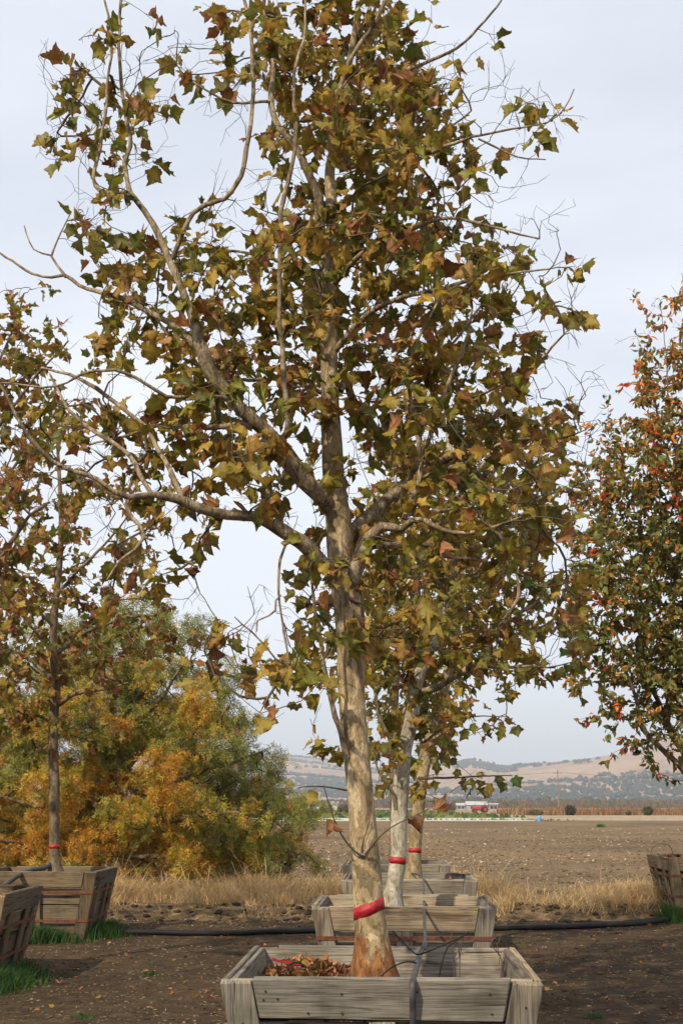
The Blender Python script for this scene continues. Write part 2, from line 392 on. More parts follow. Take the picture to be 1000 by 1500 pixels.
ys_f = 24.2 * (150 / 24.2) ** (np.arange(240) / 239)
field = grid_sheet('field', lambda y: np.linspace(-1, 1, 260) * (8 + y * 0.42), ys_f, field_h, M_FIELD, label='ploughed brown field with pale stubble')
def flat_sheet(name, x0, x1, y0, y1, z, mat, label):
    xs = np.linspace(x0, x1, 24); ys = np.linspace(y0, y1, 6)
    j = rng.uniform(-1, 1, 24) * (y1 - y0) * 0.01
    V = [(x, y + (j[k] if i in (0, 5) else 0), z) for i, y in enumerate(ys) for k, x in enumerate(xs)]
    Q = np.array([[i * 24 + k, i * 24 + k + 1, (i + 1) * 24 + k + 1, (i + 1) * 24 + k] for i in range(5) for k in range(23)])
    return tag(link(name, mesh_np(name, V, Q, mat)), label, None, None, 'structure')
flat_sheet('crop_field', -160, 27, 188, 420, -0.10, M_CROP, 'strip of green crop beyond the ploughed field')
M_STUB = ground_mat('pale_stubble_ground', [(0.3, (0.20, 0.15, 0.10)), (0.5, (0.29, 0.22, 0.15)), (0.7, (0.40, 0.33, 0.24))], 0.6, 2.0, ((0.5, 0.45, 0.36), 0.6, 1.2), 0.1, 0.3, 0.05)
flat_sheet('stubble_field', 24, 260, 152, 240, -0.08, M_STUB, 'pale stubble field in front of the rusty weeds')

# ------------------------------------------------------------------ hills
def hills():
    az = np.linspace(-0.62, 0.62, 420); rr = np.concatenate([np.linspace(1700, 5200, 110), np.linspace(5300, 7200, 16)])
    px = 500 + F * np.tan(az) / cT
    ky = np.array([(-900, 1100), (-300, 1095), (200, 1105), (380, 1112), (450, 1116), (520, 1124), (600, 1128), (650, 1121), (690, 1116), (740, 1122), (800, 1115),
                   (850, 1111), (900, 1106), (935, 1098), (970, 1088), (1010, 1078), (1100, 1068), (1300, 1075), (1900, 1090)])
    y = np.interp(px, ky[:, 0], ky[:, 1])
    Rr = np.interp(px, [300, 520, 640, 760, 1000, 1400], [5000, 4700, 4100, 3700, 3400, 3300])
    el = (1180 - y) / F * cT
    H = Rr * el
    A, R = np.meshgrid(az, rr); X, Yv = R * np.sin(A), R * np.cos(A)
    t = np.clip((R - 1900) / (Rr[None] - 1900), 0, 1)
    prof = t ** 1.15
    sp = fbm(X / 420 + 0.35 * Yv / 420, Yv / 800, 0, 31, 4)
    sp2 = 1 - np.abs(fbm(X / 300 + 3 + Yv / 500, Yv / 560, 0, 37, 3) - 0.5) * 3.2
    back = 1 - 0.35 * np.clip((R - Rr[None]) / 1800, 0, 1)
    Z = H[None] * prof * back * (1.0 + 0.30 * (sp - 0.5) + 0.22 * (sp2 - 0.4) * np.sin(t * math.pi)) + 10 * t * (fbm(X / 90, Yv / 90, 0, 41, 3) - 0.5)
    Z = np.where(t <= 0, -4, Z - 2)
    V = np.dstack([X, Yv, Z]).reshape(-1, 3); nr, nc = Z.shape
    i = np.arange(nr - 1)[:, None] * nc + np.arange(nc - 1)[None]
    Q = np.stack([i, i + 1, i + nc + 1, i + nc], -1).reshape(-1, 4)
    o = link('hills', mesh_np('hills', V, Q, M_HILL, True)); tag(o, 'hazy golden grass hills on the skyline', None, None, 'structure')
    return X, Yv, Z, t
HX, HY, HZ, HT = hills()

# small irregular tree mounds, joined into far woods
ico = bmesh.new(); bmesh.ops.create_icosphere(ico, subdivisions=1, radius=1.0)
ICO_V = np.array([v.co[:] for v in ico.verts]); ICO_F = np.array([[v.index for v in f.verts] for f in ico.faces]); ico.free()
ico = bmesh.new(); bmesh.ops.create_icosphere(ico, subdivisions=2, radius=1.0)
ICO2_V = np.array([v.co[:] for v in ico.verts]); ICO2_F = np.array([[v.index for v in f.verts] for f in ico.faces]); ico.free()
def blobs(name, P, S, cols, label, mat, hi=False, kind='stuff', cat=None):
    IV, IF = (ICO2_V, ICO2_F) if hi else (ICO_V, ICO_F)
    n = len(P); k = len(IV)
    J = 1 + rng.uniform(-0.32, 0.32, (n, k, 1))
    V = IV[None] * J * S[:, None, :] + P[:, None, :]
    Fa = (IF[None] + (np.arange(n) * k)[:, None, None]).reshape(-1, 3)
    C = np.repeat(cols[:, None, :], k, 1) * rng.uniform(0.8, 1.25, (n, k, 1))
    o = link(name, mesh_np(name, V.reshape(-1, 3), Fa, mat, False, C.reshape(-1, 3)))
    return tag(o, label, cat, None, kind)
def hill_trees():
    fx, fy, fz, ft = HX.ravel(), HY.ravel(), HZ.ravel(), HT.ravel()
    nn = fbm(fx / 210 + fy / 700, fy / 330, 0, 57, 4)
    valley = fbm(fx / 420 + 0.35 * fy / 420, fy / 800, 0, 31, 4)
    w = np.clip((nn - 0.535 + (0.5 - valley) * 0.12 + 0.02 * (1 - ft)) * 30, 0, 1) * (ft > 0.02) * (ft <= 1) * (np.abs(np.arctan2(fx, fy)) < 0.42)
    w *= np.hypot(fx, fy)
    idx = rng.choice(len(fx), 19000, p=w / w.sum())
    P = np.stack([fx[idx], fy[idx], fz[idx]], -1); P[:, :2] += rng.normal(0, 9, (len(idx), 2))
    s = rng.uniform(2.8, 6.0, len(idx)); P[:, 2] += s * 0.45
    S = np.stack([s * 1.1, s * 1.1, s * 0.85], -1)
    c = np.array((0.030, 0.034, 0.020))[None] * rng.uniform(0.6, 1.3, (len(idx), 1))
    blobs('hillside_wood', P, S, c, 'dark oak woods in the folds of the golden hills', M_FAR)
hill_trees()
def flat_wood():
    n = 1700; r = rng.uniform(1000, 1850, n); a = rng.uniform(-0.40, 0.40, n)
    P = np.stack([r * np.sin(a), r * np.cos(a), np.zeros(n)], -1)
    s = rng.uniform(1.3, 3.8, n) * (0.7 + 0.8 * fbm(a * 30, r / 300, 0, 61, 2)); P[:, 2] = s * 0.7
    S = np.stack([s * 1.3, s * 1.3, s * rng.uniform(0.8, 1.7, n)], -1)
    pal = np.array([(0.045, 0.055, 0.03), (0.06, 0.06, 0.03), (0.10, 0.075, 0.04), (0.035, 0.045, 0.03)])
    blobs('distant_wood', P, S, pal[rng.integers(0, 4, n)], 'dark line of trees at the foot of the hills', M_FAR, True)
flat_wood()

# thin blades, joined: grass, weeds, bare orchard twigs
def blades(name, base, h, w, lean, cols, mat, label, kind='stuff', cat=None, parent=None, segs=2):
    n = len(base); a = rng.uniform(0, 2 * math.pi, n)
    side = np.stack([np.cos(a), np.sin(a), np.zeros(n)], -1)
    b = rng.uniform(0, 2 * math.pi, n); L = np.stack([np.cos(b), np.sin(b), np.zeros(n)], -1) * (lean * h)[:, None]
    up = np.array((0, 0, 1.0))
    mid = base + L * 0.3 + up * (h * 0.6)[:, None]; tip = base + L + up * (h * np.clip(1 - 0.25 * lean, 0.3, 1))[:, None]
    V = np.stack([base - side * w[:, None], base + side * w[:, None], mid + side * (w * 0.7)[:, None], mid - side * (w * 0.7)[:, None], tip], 1)
    o = (np.arange(n) * 5)[:, None]
    Fa = np.concatenate([o + np.array([[0, 1, 2]]), o + np.array([[0, 2, 3]]), o + np.array([[3, 2, 4]])], 0)
    C = np.repeat(cols[:, None], 5, 1)
    ob = link(name, mesh_np(name, V.reshape(-1, 3), Fa, mat, False, C.reshape(-1, 3)), parent)
    return tag(ob, label, cat, None, kind)
STRAW = np.array([(0.70, 0.50, 0.25), (0.64, 0.43, 0.19), (0.76, 0.58, 0.32), (0.52, 0.33, 0.14), (0.74, 0.58, 0.36)])
def dry_grass():
    n = 170000; x = rng.uniform(-14, 14, n); y = rng.uniform(19.9, 25.2, n)
    d = fbm(x * 0.8, y * 0.8, 0, 71, 3)
    edge = sstep(19.9, 20.9, y + 1.2 * (fbm(x * 1.4, 3.0, 0, 72, 2) - 0.5)) * (1 - sstep(23.2, 24.8, y + 1.6 * (fbm(x * 0.9, 7.0, 0, 73, 2) - 0.5)))
    keep = (rng.uniform(0, 1, n) < np.clip((d - 0.40) * 5.2, 0.05, 1) * edge); x, y, d = x[keep], y[keep], d[keep]; n = len(x)
    h = rng.uniform(0.05, 0.36, n) * (0.15 + 2.6 * d ** 2.2); tall = rng.uniform(0, 1, n) < 0.05; h[tall] *= 1.9
    base = np.stack([x, y, verge_h(x, y) - 0.01], -1)
    c = STRAW[rng.integers(0, 5, n)] * rng.uniform(0.7, 1.15, (n, 1))
    blades('dry_grass', base, h, rng.uniform(0.002, 0.006, n), rng.uniform(0.4, 2.6, n), c, M_GRASS, 'band of dry straw coloured grass edging the field')
dry_grass()
def field_litter():
    n = 21000; t = rng.uniform(0, 1, n); y = 24.0 * (100 / 24.0) ** t; x = rng.uniform(-1, 1, n) * (4 + y * 0.34)
    d = fbm(x * 0.25, y * 0.12, 0, 81, 3); k = rng.uniform(0, 1, n) < np.clip((d - 0.25) * 2.6, 0.1, 1)
    x, y = x[k], y[k]; n = len(x); z = field_h(x, y) + 0.012
    a = rng.uniform(0, math.pi, n); l = rng.uniform(0.015, 0.06, n) * (1 + y / 110); w = l * rng.uniform(0.12, 0.45, n)
    u = np.stack([np.cos(a), np.sin(a), rng.uniform(-0.5, 0.5, n)], -1); v = np.stack([-np.sin(a), np.cos(a), rng.uniform(-0.6, 0.6, n)], -1)
    P = np.stack([x, y, z + 0.2 * l], -1)
    V = np.stack([P - u * l[:, None], P - v * w[:, None], P + u * l[:, None], P + v * w[:, None]], 1)
    Q = np.arange(n * 4).reshape(n, 4)
    pal = np.array([(0.46, 0.36, 0.22), (0.38, 0.28, 0.165), (0.52, 0.44, 0.31), (0.30, 0.22, 0.13)])
    C = np.repeat((pal[rng.integers(0, 4, n)] * rng.uniform(0.7, 1.1, (n, 1)))[:, None], 4, 1)
    tag(link('field_stubble', mesh_np('field_stubble', V.reshape(-1, 3), Q, M_DRY, False, C.reshape(-1, 3))), 'pale chopped stubble strewn over the ploughed field', None, None, 'stuff')
    n = 5200; t = rng.uniform(0, 1, n) ** 1.3; y = 23.8 * (70 / 23.8) ** t; x = rng.uniform(-1, 1, n) * (4 + y * 0.33); s = rng.uniform(0.015, 0.055, n)
    P = np.stack([x, y, field_h(x, y) + s * 0.1], -1)
    c = np.array((0.12, 0.088, 0.056))[None] * rng.uniform(0.7, 1.35, (n, 1))
    blobs('field_clods', P, np.stack([s * 1.2, s, s * 0.7], -1), c, 'clods of turned soil on the ploughed field', M_DRY)
field_litter()
def yard_litter():
    n = 9000; y = rng.uniform(9.8, 20.4, n); x = rng.uniform(-1, 1, n) * (1 + y * 0.29); s = rng.uniform(0.004, 0.013, n)
    P = np.stack([x, y, yard_h(x, y) + s * 0.3], -1)
    pal = np.array([(0.06, 0.045, 0.03), (0.12, 0.09, 0.06), (0.22, 0.165, 0.10), (0.05, 0.04, 0.03), (0.16, 0.11, 0.06)])
    blobs('yard_crumbs', P, np.stack([s * rng.uniform(0.8, 2.2, n), s, s * 0.6], -1), pal[rng.integers(0, 5, n)], 'small crumbs of soil and bark on the yard', M_DRY)
    n = 4200; y = rng.uniform(9.8, 20.4, n); x = rng.uniform(-1, 1, n) * (1 + y * 0.29)
    d = fbm(x * 0.7, y * 0.7, 0, 91, 2); k = rng.uniform(0, 1, n) < np.clip((d - 0.4) * 5, 0.05, 1); x, y = x[k], y[k]; n = len(x)
    a = rng.uniform(0, math.pi, n); l = rng.uniform(0.012, 0.05, n); w = rng.uniform(0.0015, 0.004, n)
    u = np.stack([np.cos(a), np.sin(a), rng.uniform(-0.1, 0.15, n)], -1); v = np.stack([-np.sin(a), np.cos(a), np.zeros(n)], -1)
    P = np.stack([x, y, yard_h(x, y) + 0.008], -1)
    V = np.stack([P - u * l[:, None], P - v * w[:, None], P + u * l[:, None], P + v * w[:, None]], 1)
    C = np.repeat((STRAW[rng.integers(0, 5, n)] * rng.uniform(0.5, 1.0, (n, 1)))[:, None], 4, 1)
    tag(link('yard_straw', mesh_np('yard_straw', V.reshape(-1, 3), np.arange(n * 4).reshape(n, 4), M_DRY, False, C.reshape(-1, 3))), 'bits of straw lying on the dark yard soil', None, None, 'stuff')
    n = 9000; x = rng.uniform(-13, 13, n); y = rng.normal(20.4, 0.7, n); a = rng.uniform(0, math.pi, n); l = rng.uniform(0.02, 0.12, n); w = rng.uniform(0.002, 0.005, n)
    u = np.stack([np.cos(a), np.sin(a), rng.uniform(-0.2, 0.3, n)], -1); v = np.stack([-np.sin(a), np.cos(a), np.zeros(n)], -1); P = np.stack([x, y, np.maximum(verge_h(x, y), yard_h(x, y)) + 0.012], -1)
    V = np.stack([P - u * l[:, None], P - v * w[:, None], P + u * l[:, None], P + v * w[:, None]], 1); C = np.repeat((STRAW[rng.integers(0, 5, n)] * rng.uniform(0.5, 1.0, (n, 1)))[:, None], 4, 1)
    tag(link('bank_straw', mesh_np('bank_straw', V.reshape(-1, 3), np.arange(n * 4).reshape(n, 4), M_DRY, False, C.reshape(-1, 3))), 'loose straw strewn over the foot of the bank', None, None, 'stuff')
    n = 1700; x = rng.uniform(-12, 12, n); y = rng.normal(20.05, 0.42, n); s = 0.010 + 0.045 * rng.uniform(0, 1, n) ** 4
    P = np.stack([x, y, np.maximum(verge_h(x, y), yard_h(x, y)) + s * 0.2], -1)
    c = np.array((0.065, 0.048, 0.034))[None] * rng.uniform(0.6, 1.5, (n, 1))
    blobs('bank_clods', P, np.stack([s * 1.3, s, s * 0.7], -1), c, 'dark clods along the foot of the straw bank', M_DRY)
yard_litter()

# ------------------------------------------------------------------ things far across the field
def box_bm(bm, x0, x1, y0, y1, z0, z1):
    vs = [bm.verts.new(p) for p in ((x0, y0, z0), (x1, y0, z0), (x1, y1, z0), (x0, y1, z0), (x0, y0, z1), (x1, y0, z1), (x1, y1, z1), (x0, y1, z1))]
    for f in ((0, 3, 2, 1), (4, 5, 6, 7), (0, 1, 5, 4), (1, 2, 6, 5), (2, 3, 7, 6), (3, 0, 4, 7)): bm.faces.new([vs[i] for i in f])
def cyl_bm(bm, r, L, axis='X', n=20, c=(0, 0, 0), r2=None):
    m = Matrix.Translation(c) @ (Matrix.Rotation(math.pi / 2, 4, 'Y') if axis == 'X' else Matrix.Rotation(math.pi / 2, 4, 'X') if axis == 'Y' else Matrix())
    bmesh.ops.create_cone(bm, cap_ends=True, segments=n, radius1=r, radius2=r if r2 is None else r2, depth=L, matrix=m)
def gx(px, Y): return (px - 500) / F * axial(Y, 0)

# white irrigation pipe and row cover
def lay_pipe(name, x0, x1, Y, r, mat, label, cat, sag=0.0):
    n = 60; xs = np.linspace(x0, x1, n)
    P = np.stack([xs, Y + 0.25 * (fbm(xs * 0.08, 1.0, 0, 101, 2) - 0.5), np.full(n, r - 0.07)], -1)
    V, Q = tube(P, np.full(n, r) * (1 + 0.15 * (fbm(xs * 0.8, 2, 0, 102, 2) - 0.5)), 10)
    return tag(link(name, mesh_np(name, V, quads_to_faces(Q), mat, True)), label, cat)
lay_pipe('irrigation_pipe', -70, gx(783, 146), 146, 0.085, M_WHITE, 'thin white pipe along the near edge of the green strip', 'pipe')
def row_cover():
    bm = bmesh.new(); x0, x1, Y = -75.0, gx(771, 166), 166.0; n = 70; prof = [(-1.6, -0.09), (-1.2, 0.02), (-0.5, 0.09), (0.4, 0.10), (1.2, 0.03), (1.6, -0.09)]; rows = []
    for i in range(n):
        x = x0 + (x1 - x0) * i / (n - 1); k = 0.85 + 0.3 * (0.5 + 0.5 * math.cos(i * 1.9))
        rows.append([bm.verts.new((x, Y + p, max(q, -0.09) * (k if q > 0 else 1))) for p, q in prof])
    for i in range(n - 1):
        for j in range(len(prof) - 1): bm.faces.new((rows[i][j], rows[i + 1][j], rows[i + 1][j + 1], rows[i][j + 1]))
    bm.faces.new(rows[0]); bm.faces.new(list(reversed(rows[-1])))
    tag(bm_obj('row_cover', bm, M_WHITE, None, None, True), 'long white plastic row cover before the green crop', 'row cover')
row_cover()
def crop_tufts():
    n = 5200; y = np.concatenate([rng.uniform(150, 162, 1500), rng.uniform(188, 420, n - 1500)]); x = rng.uniform(-130, 26, n)
    h = rng.uniform(0.3, 0.8, n); h[:1500] *= 0.45
    base = np.stack([x, y, np.full(n, -0.12)], -1)
    pal = np.array([(0.08, 0.13, 0.035), (0.12, 0.16, 0.04), (0.24, 0.21, 0.05), (0.06, 0.10, 0.04)]); yellow = fbm(x * 0.03, y * 0.05, 0, 111, 2) > 0.55
    c = pal[np.where(yellow, 2, rng.integers(0, 4, n))]
    blades('crop_rows', base, h, h * 0.8, rng.uniform(0.1, 0.5, n), c, M_GRASS, 'green leafy crop rows across the field')
crop_tufts()
def weeds():
    n = 16000; y = rng.uniform(246, 300, n); x = rng.uniform(gx(765, 250), 150, n)
    h = rng.uniform(0.5, 1.7, n) * (0.6 + 0.8 * fbm(x * 0.12, y * 0.1, 0, 121, 3)); base = np.stack([x, y, np.full(n, -0.16)], -1)
    pal = np.array([(0.26, 0.13, 0.055), (0.32, 0.18, 0.08), (0.20, 0.10, 0.05), (0.38, 0.25, 0.12)])
    blades('dry_weeds', base, h, rng.uniform(0.05, 0.16, n), rng.uniform(0, 0.5, n), pal[rng.integers(0, 4, n)], M_GRASS, 'bank of rusty brown weeds along the far field')
    n = 15000; row = rng.integers(0, 9, n); y = 560 + row * 26 + rng.normal(0, 1, n); t = np.round(rng.uniform(-25, 60, n)) * 7.0 + rng.normal(0, 1.5, n)
    base = np.stack([t, y, rng.uniform(0, 3.2, n)], -1); h = rng.uniform(0.8, 2.4, n)
    pal = np.array([(0.16, 0.105, 0.065), (0.20, 0.125, 0.07), (0.13, 0.095, 0.065), (0.26, 0.17, 0.08)])
    blades('bare_orchard', base, h, rng.uniform(0.06, 0.22, n), rng.uniform(0.2, 1.0, n), pal[rng.integers(0, 4, n)], M_GRASS, 'brown leafless orchard rows beyond the weeds')
weeds()
def far_shrub(px, Y, w, h, col, label):
    o = empty('shrub', (gx(px, Y), Y, -0.16)); tag(o, label, 'shrub', 'shrubs at the far side of the field')
    n = 420; p = rng.normal(0, 1, (n, 3)); p /= np.linalg.norm(p, axis=1)[:, None]; p *= rng.uniform(0.3, 1, (n, 1)) ** 0.5
    base = np.stack([p[:, 0] * w / 2, p[:, 1] * w / 2, (p[:, 2] * 0.5 + 0.5) * h * 0.85], -1); hh = rng.uniform(0.1, 0.28, n) * h
    c = np.array(col)[None] * rng.uniform(0.6, 1.4, (n, 1))
    b = blades('foliage', base, hh, hh * 0.35, rng.uniform(0, 1, n), c, M_GRASS, None, None, None, o)
    V, Q = tube([(0, 0, 0), (0.05, 0, h * 0.4), (0, 0, h * 0.7)], [0.08, 0.06, 0.03], 6)
    link('stem', mesh_np('stem', V, quads_to_faces(Q), M_BARKD), o)
for a in ((835, 240, 2.1, 1.9, (0.07, 0.065, 0.035), 'round olive shrub beside the utility pole'),
          (785, 232, 2.8, 1.1, (0.10, 0.105, 0.04), 'low wide green shrub left of the utility pole'),
          (948, 235, 1.9, 1.7, (0.10, 0.11, 0.045), 'upright green shrub in the weeds by the orange tree'),
          (920, 238, 1.2, 0.9, (0.09, 0.12, 0.04), 'smallest green shrub in the rusty weeds'),
          (652, 330, 5.5, 2.3, (0.12, 0.10, 0.05), 'wide grey brown bush behind the third trunk'),
          (478, 300, 3.6, 2.0, (0.13, 0.10, 0.055), 'wide grey brown bush left of the nearest trunk'),
          (507, 296, 4.2, 2.1, (0.12, 0.095, 0.05), 'grey brown bush half hidden by the nearest trunk')): far_shrub(*a)
def weed_clump(px, Y, w, h, label):
    n = 160; base = np.stack([gx(px, Y) + rng.normal(0, w / 3, n), Y + rng.normal(0, w / 3, n), np.full(n, -0.03)], -1)
    blades('weed_clump', base, rng.uniform(0.4, 1, n) * h, np.full(n, h * 0.05), rng.uniform(0.1, 0.9, n), np.array((0.06, 0.16, 0.03))[None] * rng.uniform(0.6, 1.4, (n, 1)), M_GRASS, label, None, 'weed')
weed_clump(879, 105, 0.5, 0.36, 'lone bright green weed clump out on the ploughed field')

def tractor():
    o = empty('tractor', (gx(703, 345), 345, -0.16), math.radians(8)); tag(o, 'small red tractor parked before the white shed', 'tractor')
    bm = bmesh.new(); box_bm(bm, -2.0, 0.2, -0.42, 0.42, 0.85, 1.55); bmesh.ops.bevel(bm, geom=bm.edges[:], offset=0.09, segments=2); bm_obj('bonnet', bm, M_RED, o)
    bm = bmesh.new(); box_bm(bm, -1.9, 1.4, -0.3, 0.3, 0.55, 0.83); bm_obj('chassis', bm, M_TYRE, o)
    bm = bmesh.new(); box_bm(bm, 0.55, 1.5, -0.75, 0.75, 1.3, 1.5); box_bm(bm, 0.35, 1.75, 0.55, 0.95, 1.52, 1.66); box_bm(bm, 0.35, 1.75, -0.95, -0.55, 1.52, 1.66); bm_obj('fender', bm, M_RED, o)
    bm = bmesh.new(); box_bm(bm, 0.7, 1.15, -0.25, 0.25, 1.52, 1.64); box_bm(bm, 1.05, 1.17, -0.25, 0.25, 1.66, 2.05); bm_obj('seat', bm, M_TYRE, o)
    for y in (-0.5, 0.5):
        bm = bmesh.new(); box_bm(bm, 1.35, 1.43, y - 0.04, y + 0.04, 1.52, 2.6); bm_obj('roll_bar_post', bm, M_TYRE, o)
    bm = bmesh.new(); box_bm(bm, 0.1, 1.6, -0.65, 0.65, 2.6, 2.7); bm_obj('canopy', bm, M_RED, o)
    V, Q = tube([(0.25, 0, 1.5), (0.4, 0, 1.9), (0.5, 0, 1.95)], [0.03] * 3, 6); link('steering_column', mesh_np('steering_column', V, quads_to_faces(Q), M_TYRE), o)
    V, Q = tube([(-1.3, 0.2, 1.5), (-1.3, 0.2, 2.2)], [0.05] * 2, 6); link('exhaust', mesh_np('exhaust', V, quads_to_faces(Q), M_TYRE), o)
    for x, r, w in ((1.05, 0.78, 0.42), (-1.5, 0.48, 0.3)):
        for y in (-0.86, 0.86):
            bm = bmesh.new(); cyl_bm(bm, r, w, 'Y', 22); bmesh.ops.bevel(bm, geom=bm.edges[:], offset=0.05, segments=1)
            wh = bm_obj('wheel', bm, M_TYRE, o, (x, y, r))
            bm = bmesh.new(); cyl_bm(bm, r * 0.5, w + 0.06, 'Y', 16); bm_obj('rim', bm, M_RED, wh)
tractor()
def shed(px, Y, w, d, h, rh, label, name='shed'):
    o = empty(name, (gx(px, Y), Y, -0.16)); tag(o, label, 'shed')
    bm = bmesh.new(); box_bm(bm, -w / 2, w / 2, -d / 2, d / 2, 0, h); bm_obj('wall', bm, M_SHED, o)
    bm = bmesh.new(); e = 0.3
    a = [bm.verts.new(p) for p in ((-w / 2 - e, -d / 2 - e, h + 0.02), (w / 2 + e, -d / 2 - e, h + 0.02), (w / 2 + e, d / 2 + e, h + 0.02), (-w / 2 - e, d / 2 + e, h + 0.02), (-w / 2 - e, 0, h + rh), (w / 2 + e, 0, h + rh))]
    for f in ((0, 1, 5, 4), (2, 3, 4, 5), (0, 4, 3), (1, 2, 5), (3, 2, 1, 0)): bm.faces.new([a[i] for i in f])
    bm_obj('roof', bm, M_WHITEROOF, o)
    for k in range(max(2, int(w / 3))):
        x = -w / 2 + (k + 0.5) * w / max(2, int(w / 3)); bm = bmesh.new(); box_bm(bm, x - 0.5, x + 0.5, -d / 2 - 0.05, -d / 2 + 0.02, h * 0.35, h * 0.8); bm_obj('window', bm, M_GLASS, o)
shed(697, 470, 6.8, 6, 1.9, 1.3, 'long white roofed shed behind the red tractor')
shed(722, 440, 2.5, 3, 2.1, 0.4, 'small pale square hut right of the white shed', 'hut')
shed(674, 520, 2.8, 4, 1.8, 0.9, 'small pale shed left of the long white shed')
shed(491, 900, 9, 6, 3.0, 1.5, 'low cream farmhouse behind the nearest trunk', 'farmhouse')
for i, (p, Y, w) in enumerate(((445, 640, 26), (484, 660, 20), (420, 650, 20))):
    o = empty('greenhouse', (gx(p, Y), Y, -0.16)); tag(o, ('widest low white greenhouse beyond the crop', 'low white greenhouse just left of the nearest trunk', 'low white greenhouse half hidden by the golden bush')[i], 'greenhouse', 'white greenhouses beyond the crop')
    bm = bmesh.new(); rows = []
    for x in np.linspace(-w / 2, w / 2, 9): rows.append([bm.verts.new((x, 4 * math.cos(t), 1.7 * math.sin(t))) for t in np.linspace(0, math.pi, 9)])
    for a, b in zip(rows, rows[1:]):
        for j in range(8): bm.faces.new((a[j], a[j + 1], b[j + 1], b[j]))
    bm.faces.new(rows[0]); bm.faces.new(rows[-1]); bmesh.ops.recalc_face_normals(bm, faces=bm.faces[:]); bm_obj('cover', bm, M_WHITEROOF, o)
    bm = bmesh.new(); box_bm(bm, -1, 1, -4.1, -3.95, 0, 1.2); bm_obj('door', bm, M_SHED, o)
def pole():
    Y = 330; o = empty('utility_pole', (gx(818, Y), Y, -0.16)); tag(o, 'thin wooden utility pole standing before the hills', 'pole')
    V, Q = tube([(0, 0, 0), (0, 0, 5), (0, 0, 10.2)], [0.17, 0.14, 0.11], 8); link('post', mesh_np('post', V, quads_to_faces(Q), M_POLE), o)
    bm = bmesh.new(); box_bm(bm, -1.1, 1.1, -0.2, -0.112, 9.4, 9.55); bm_obj('crossarm', bm, M_POLE, o)
    for s in (-1, 0.4, 1):
        bm = bmesh.new(); cyl_bm(bm, 0.06, 0.2, 'Z', 8, (s, -0.15, 9.66)); bm_obj('insulator', bm, M_WHITE, o)
    n = 40; xs = np.linspace(-130, 150, n); P = np.stack([xs, -0.15 + xs * 0.1, 9.72 - 1.6 * (1 - ((np.abs(xs) % 75) / 37.5 - 1) ** 2)], -1); V, Q = tube(P, np.full(n, 0.02), 4); link('wire', mesh_np('wire', V, quads_to_faces(Q), M_TYRE), o)
pole()
def barrel():
    o = empty('barrel', (gx(789, 141), 141, -0.08)); tag(o, 'small blue barrel at the end of the white pipe', 'barrel')
    V, Q = tube([(0, 0, 0), (0, 0, 0.1), (0, 0, 0.3), (0, 0, 0.5), (0, 0, 0.58)], [0.19, 0.21, 0.22, 0.21, 0.18], 14); link('body', mesh_np('body', V, quads_to_faces(Q), M_BLUE, True), o)
    bm = bmesh.new(); cyl_bm(bm, 0.16, 0.05, 'Z', 14, (0, 0, 0.62)); bm_obj('lid', bm, M_WHITE, o)
barrel()

# ------------------------------------------------------------------ planter boxes
def prism(pts, t, nseg=1, bev=0.004, warp=0.0):
    """quad outline (x,z) bottom-left, bottom-right, top-right, top-left; thickness t along +y"""
    bm = bmesh.new(); (ax, az), (bx, bz), (cx, cz), (dx, dz) = pts
    vs = [bm.verts.new(p) for p in ((ax, 0, az), (bx, 0, bz), (cx, 0, cz), (dx, 0, dz), (ax, t, az), (bx, t, bz), (cx, t, cz), (dx, t, dz))]
    for f in ((0, 1, 2, 3), (5, 4, 7, 6), (4, 0, 3, 7), (1, 5, 6, 2), (3, 2, 6, 7), (4, 5, 1, 0)): bm.faces.new([vs[i] for i in f])
    for v in vs: v.co += Vector((rnd(0.006), rnd(0.0025), rnd(0.0065)))
    bmesh.ops.bevel(bm, geom=bm.edges[:], offset=bev, segments=1, affect='EDGES')
    return bm
def rnd(a): return random.uniform(-a, a)
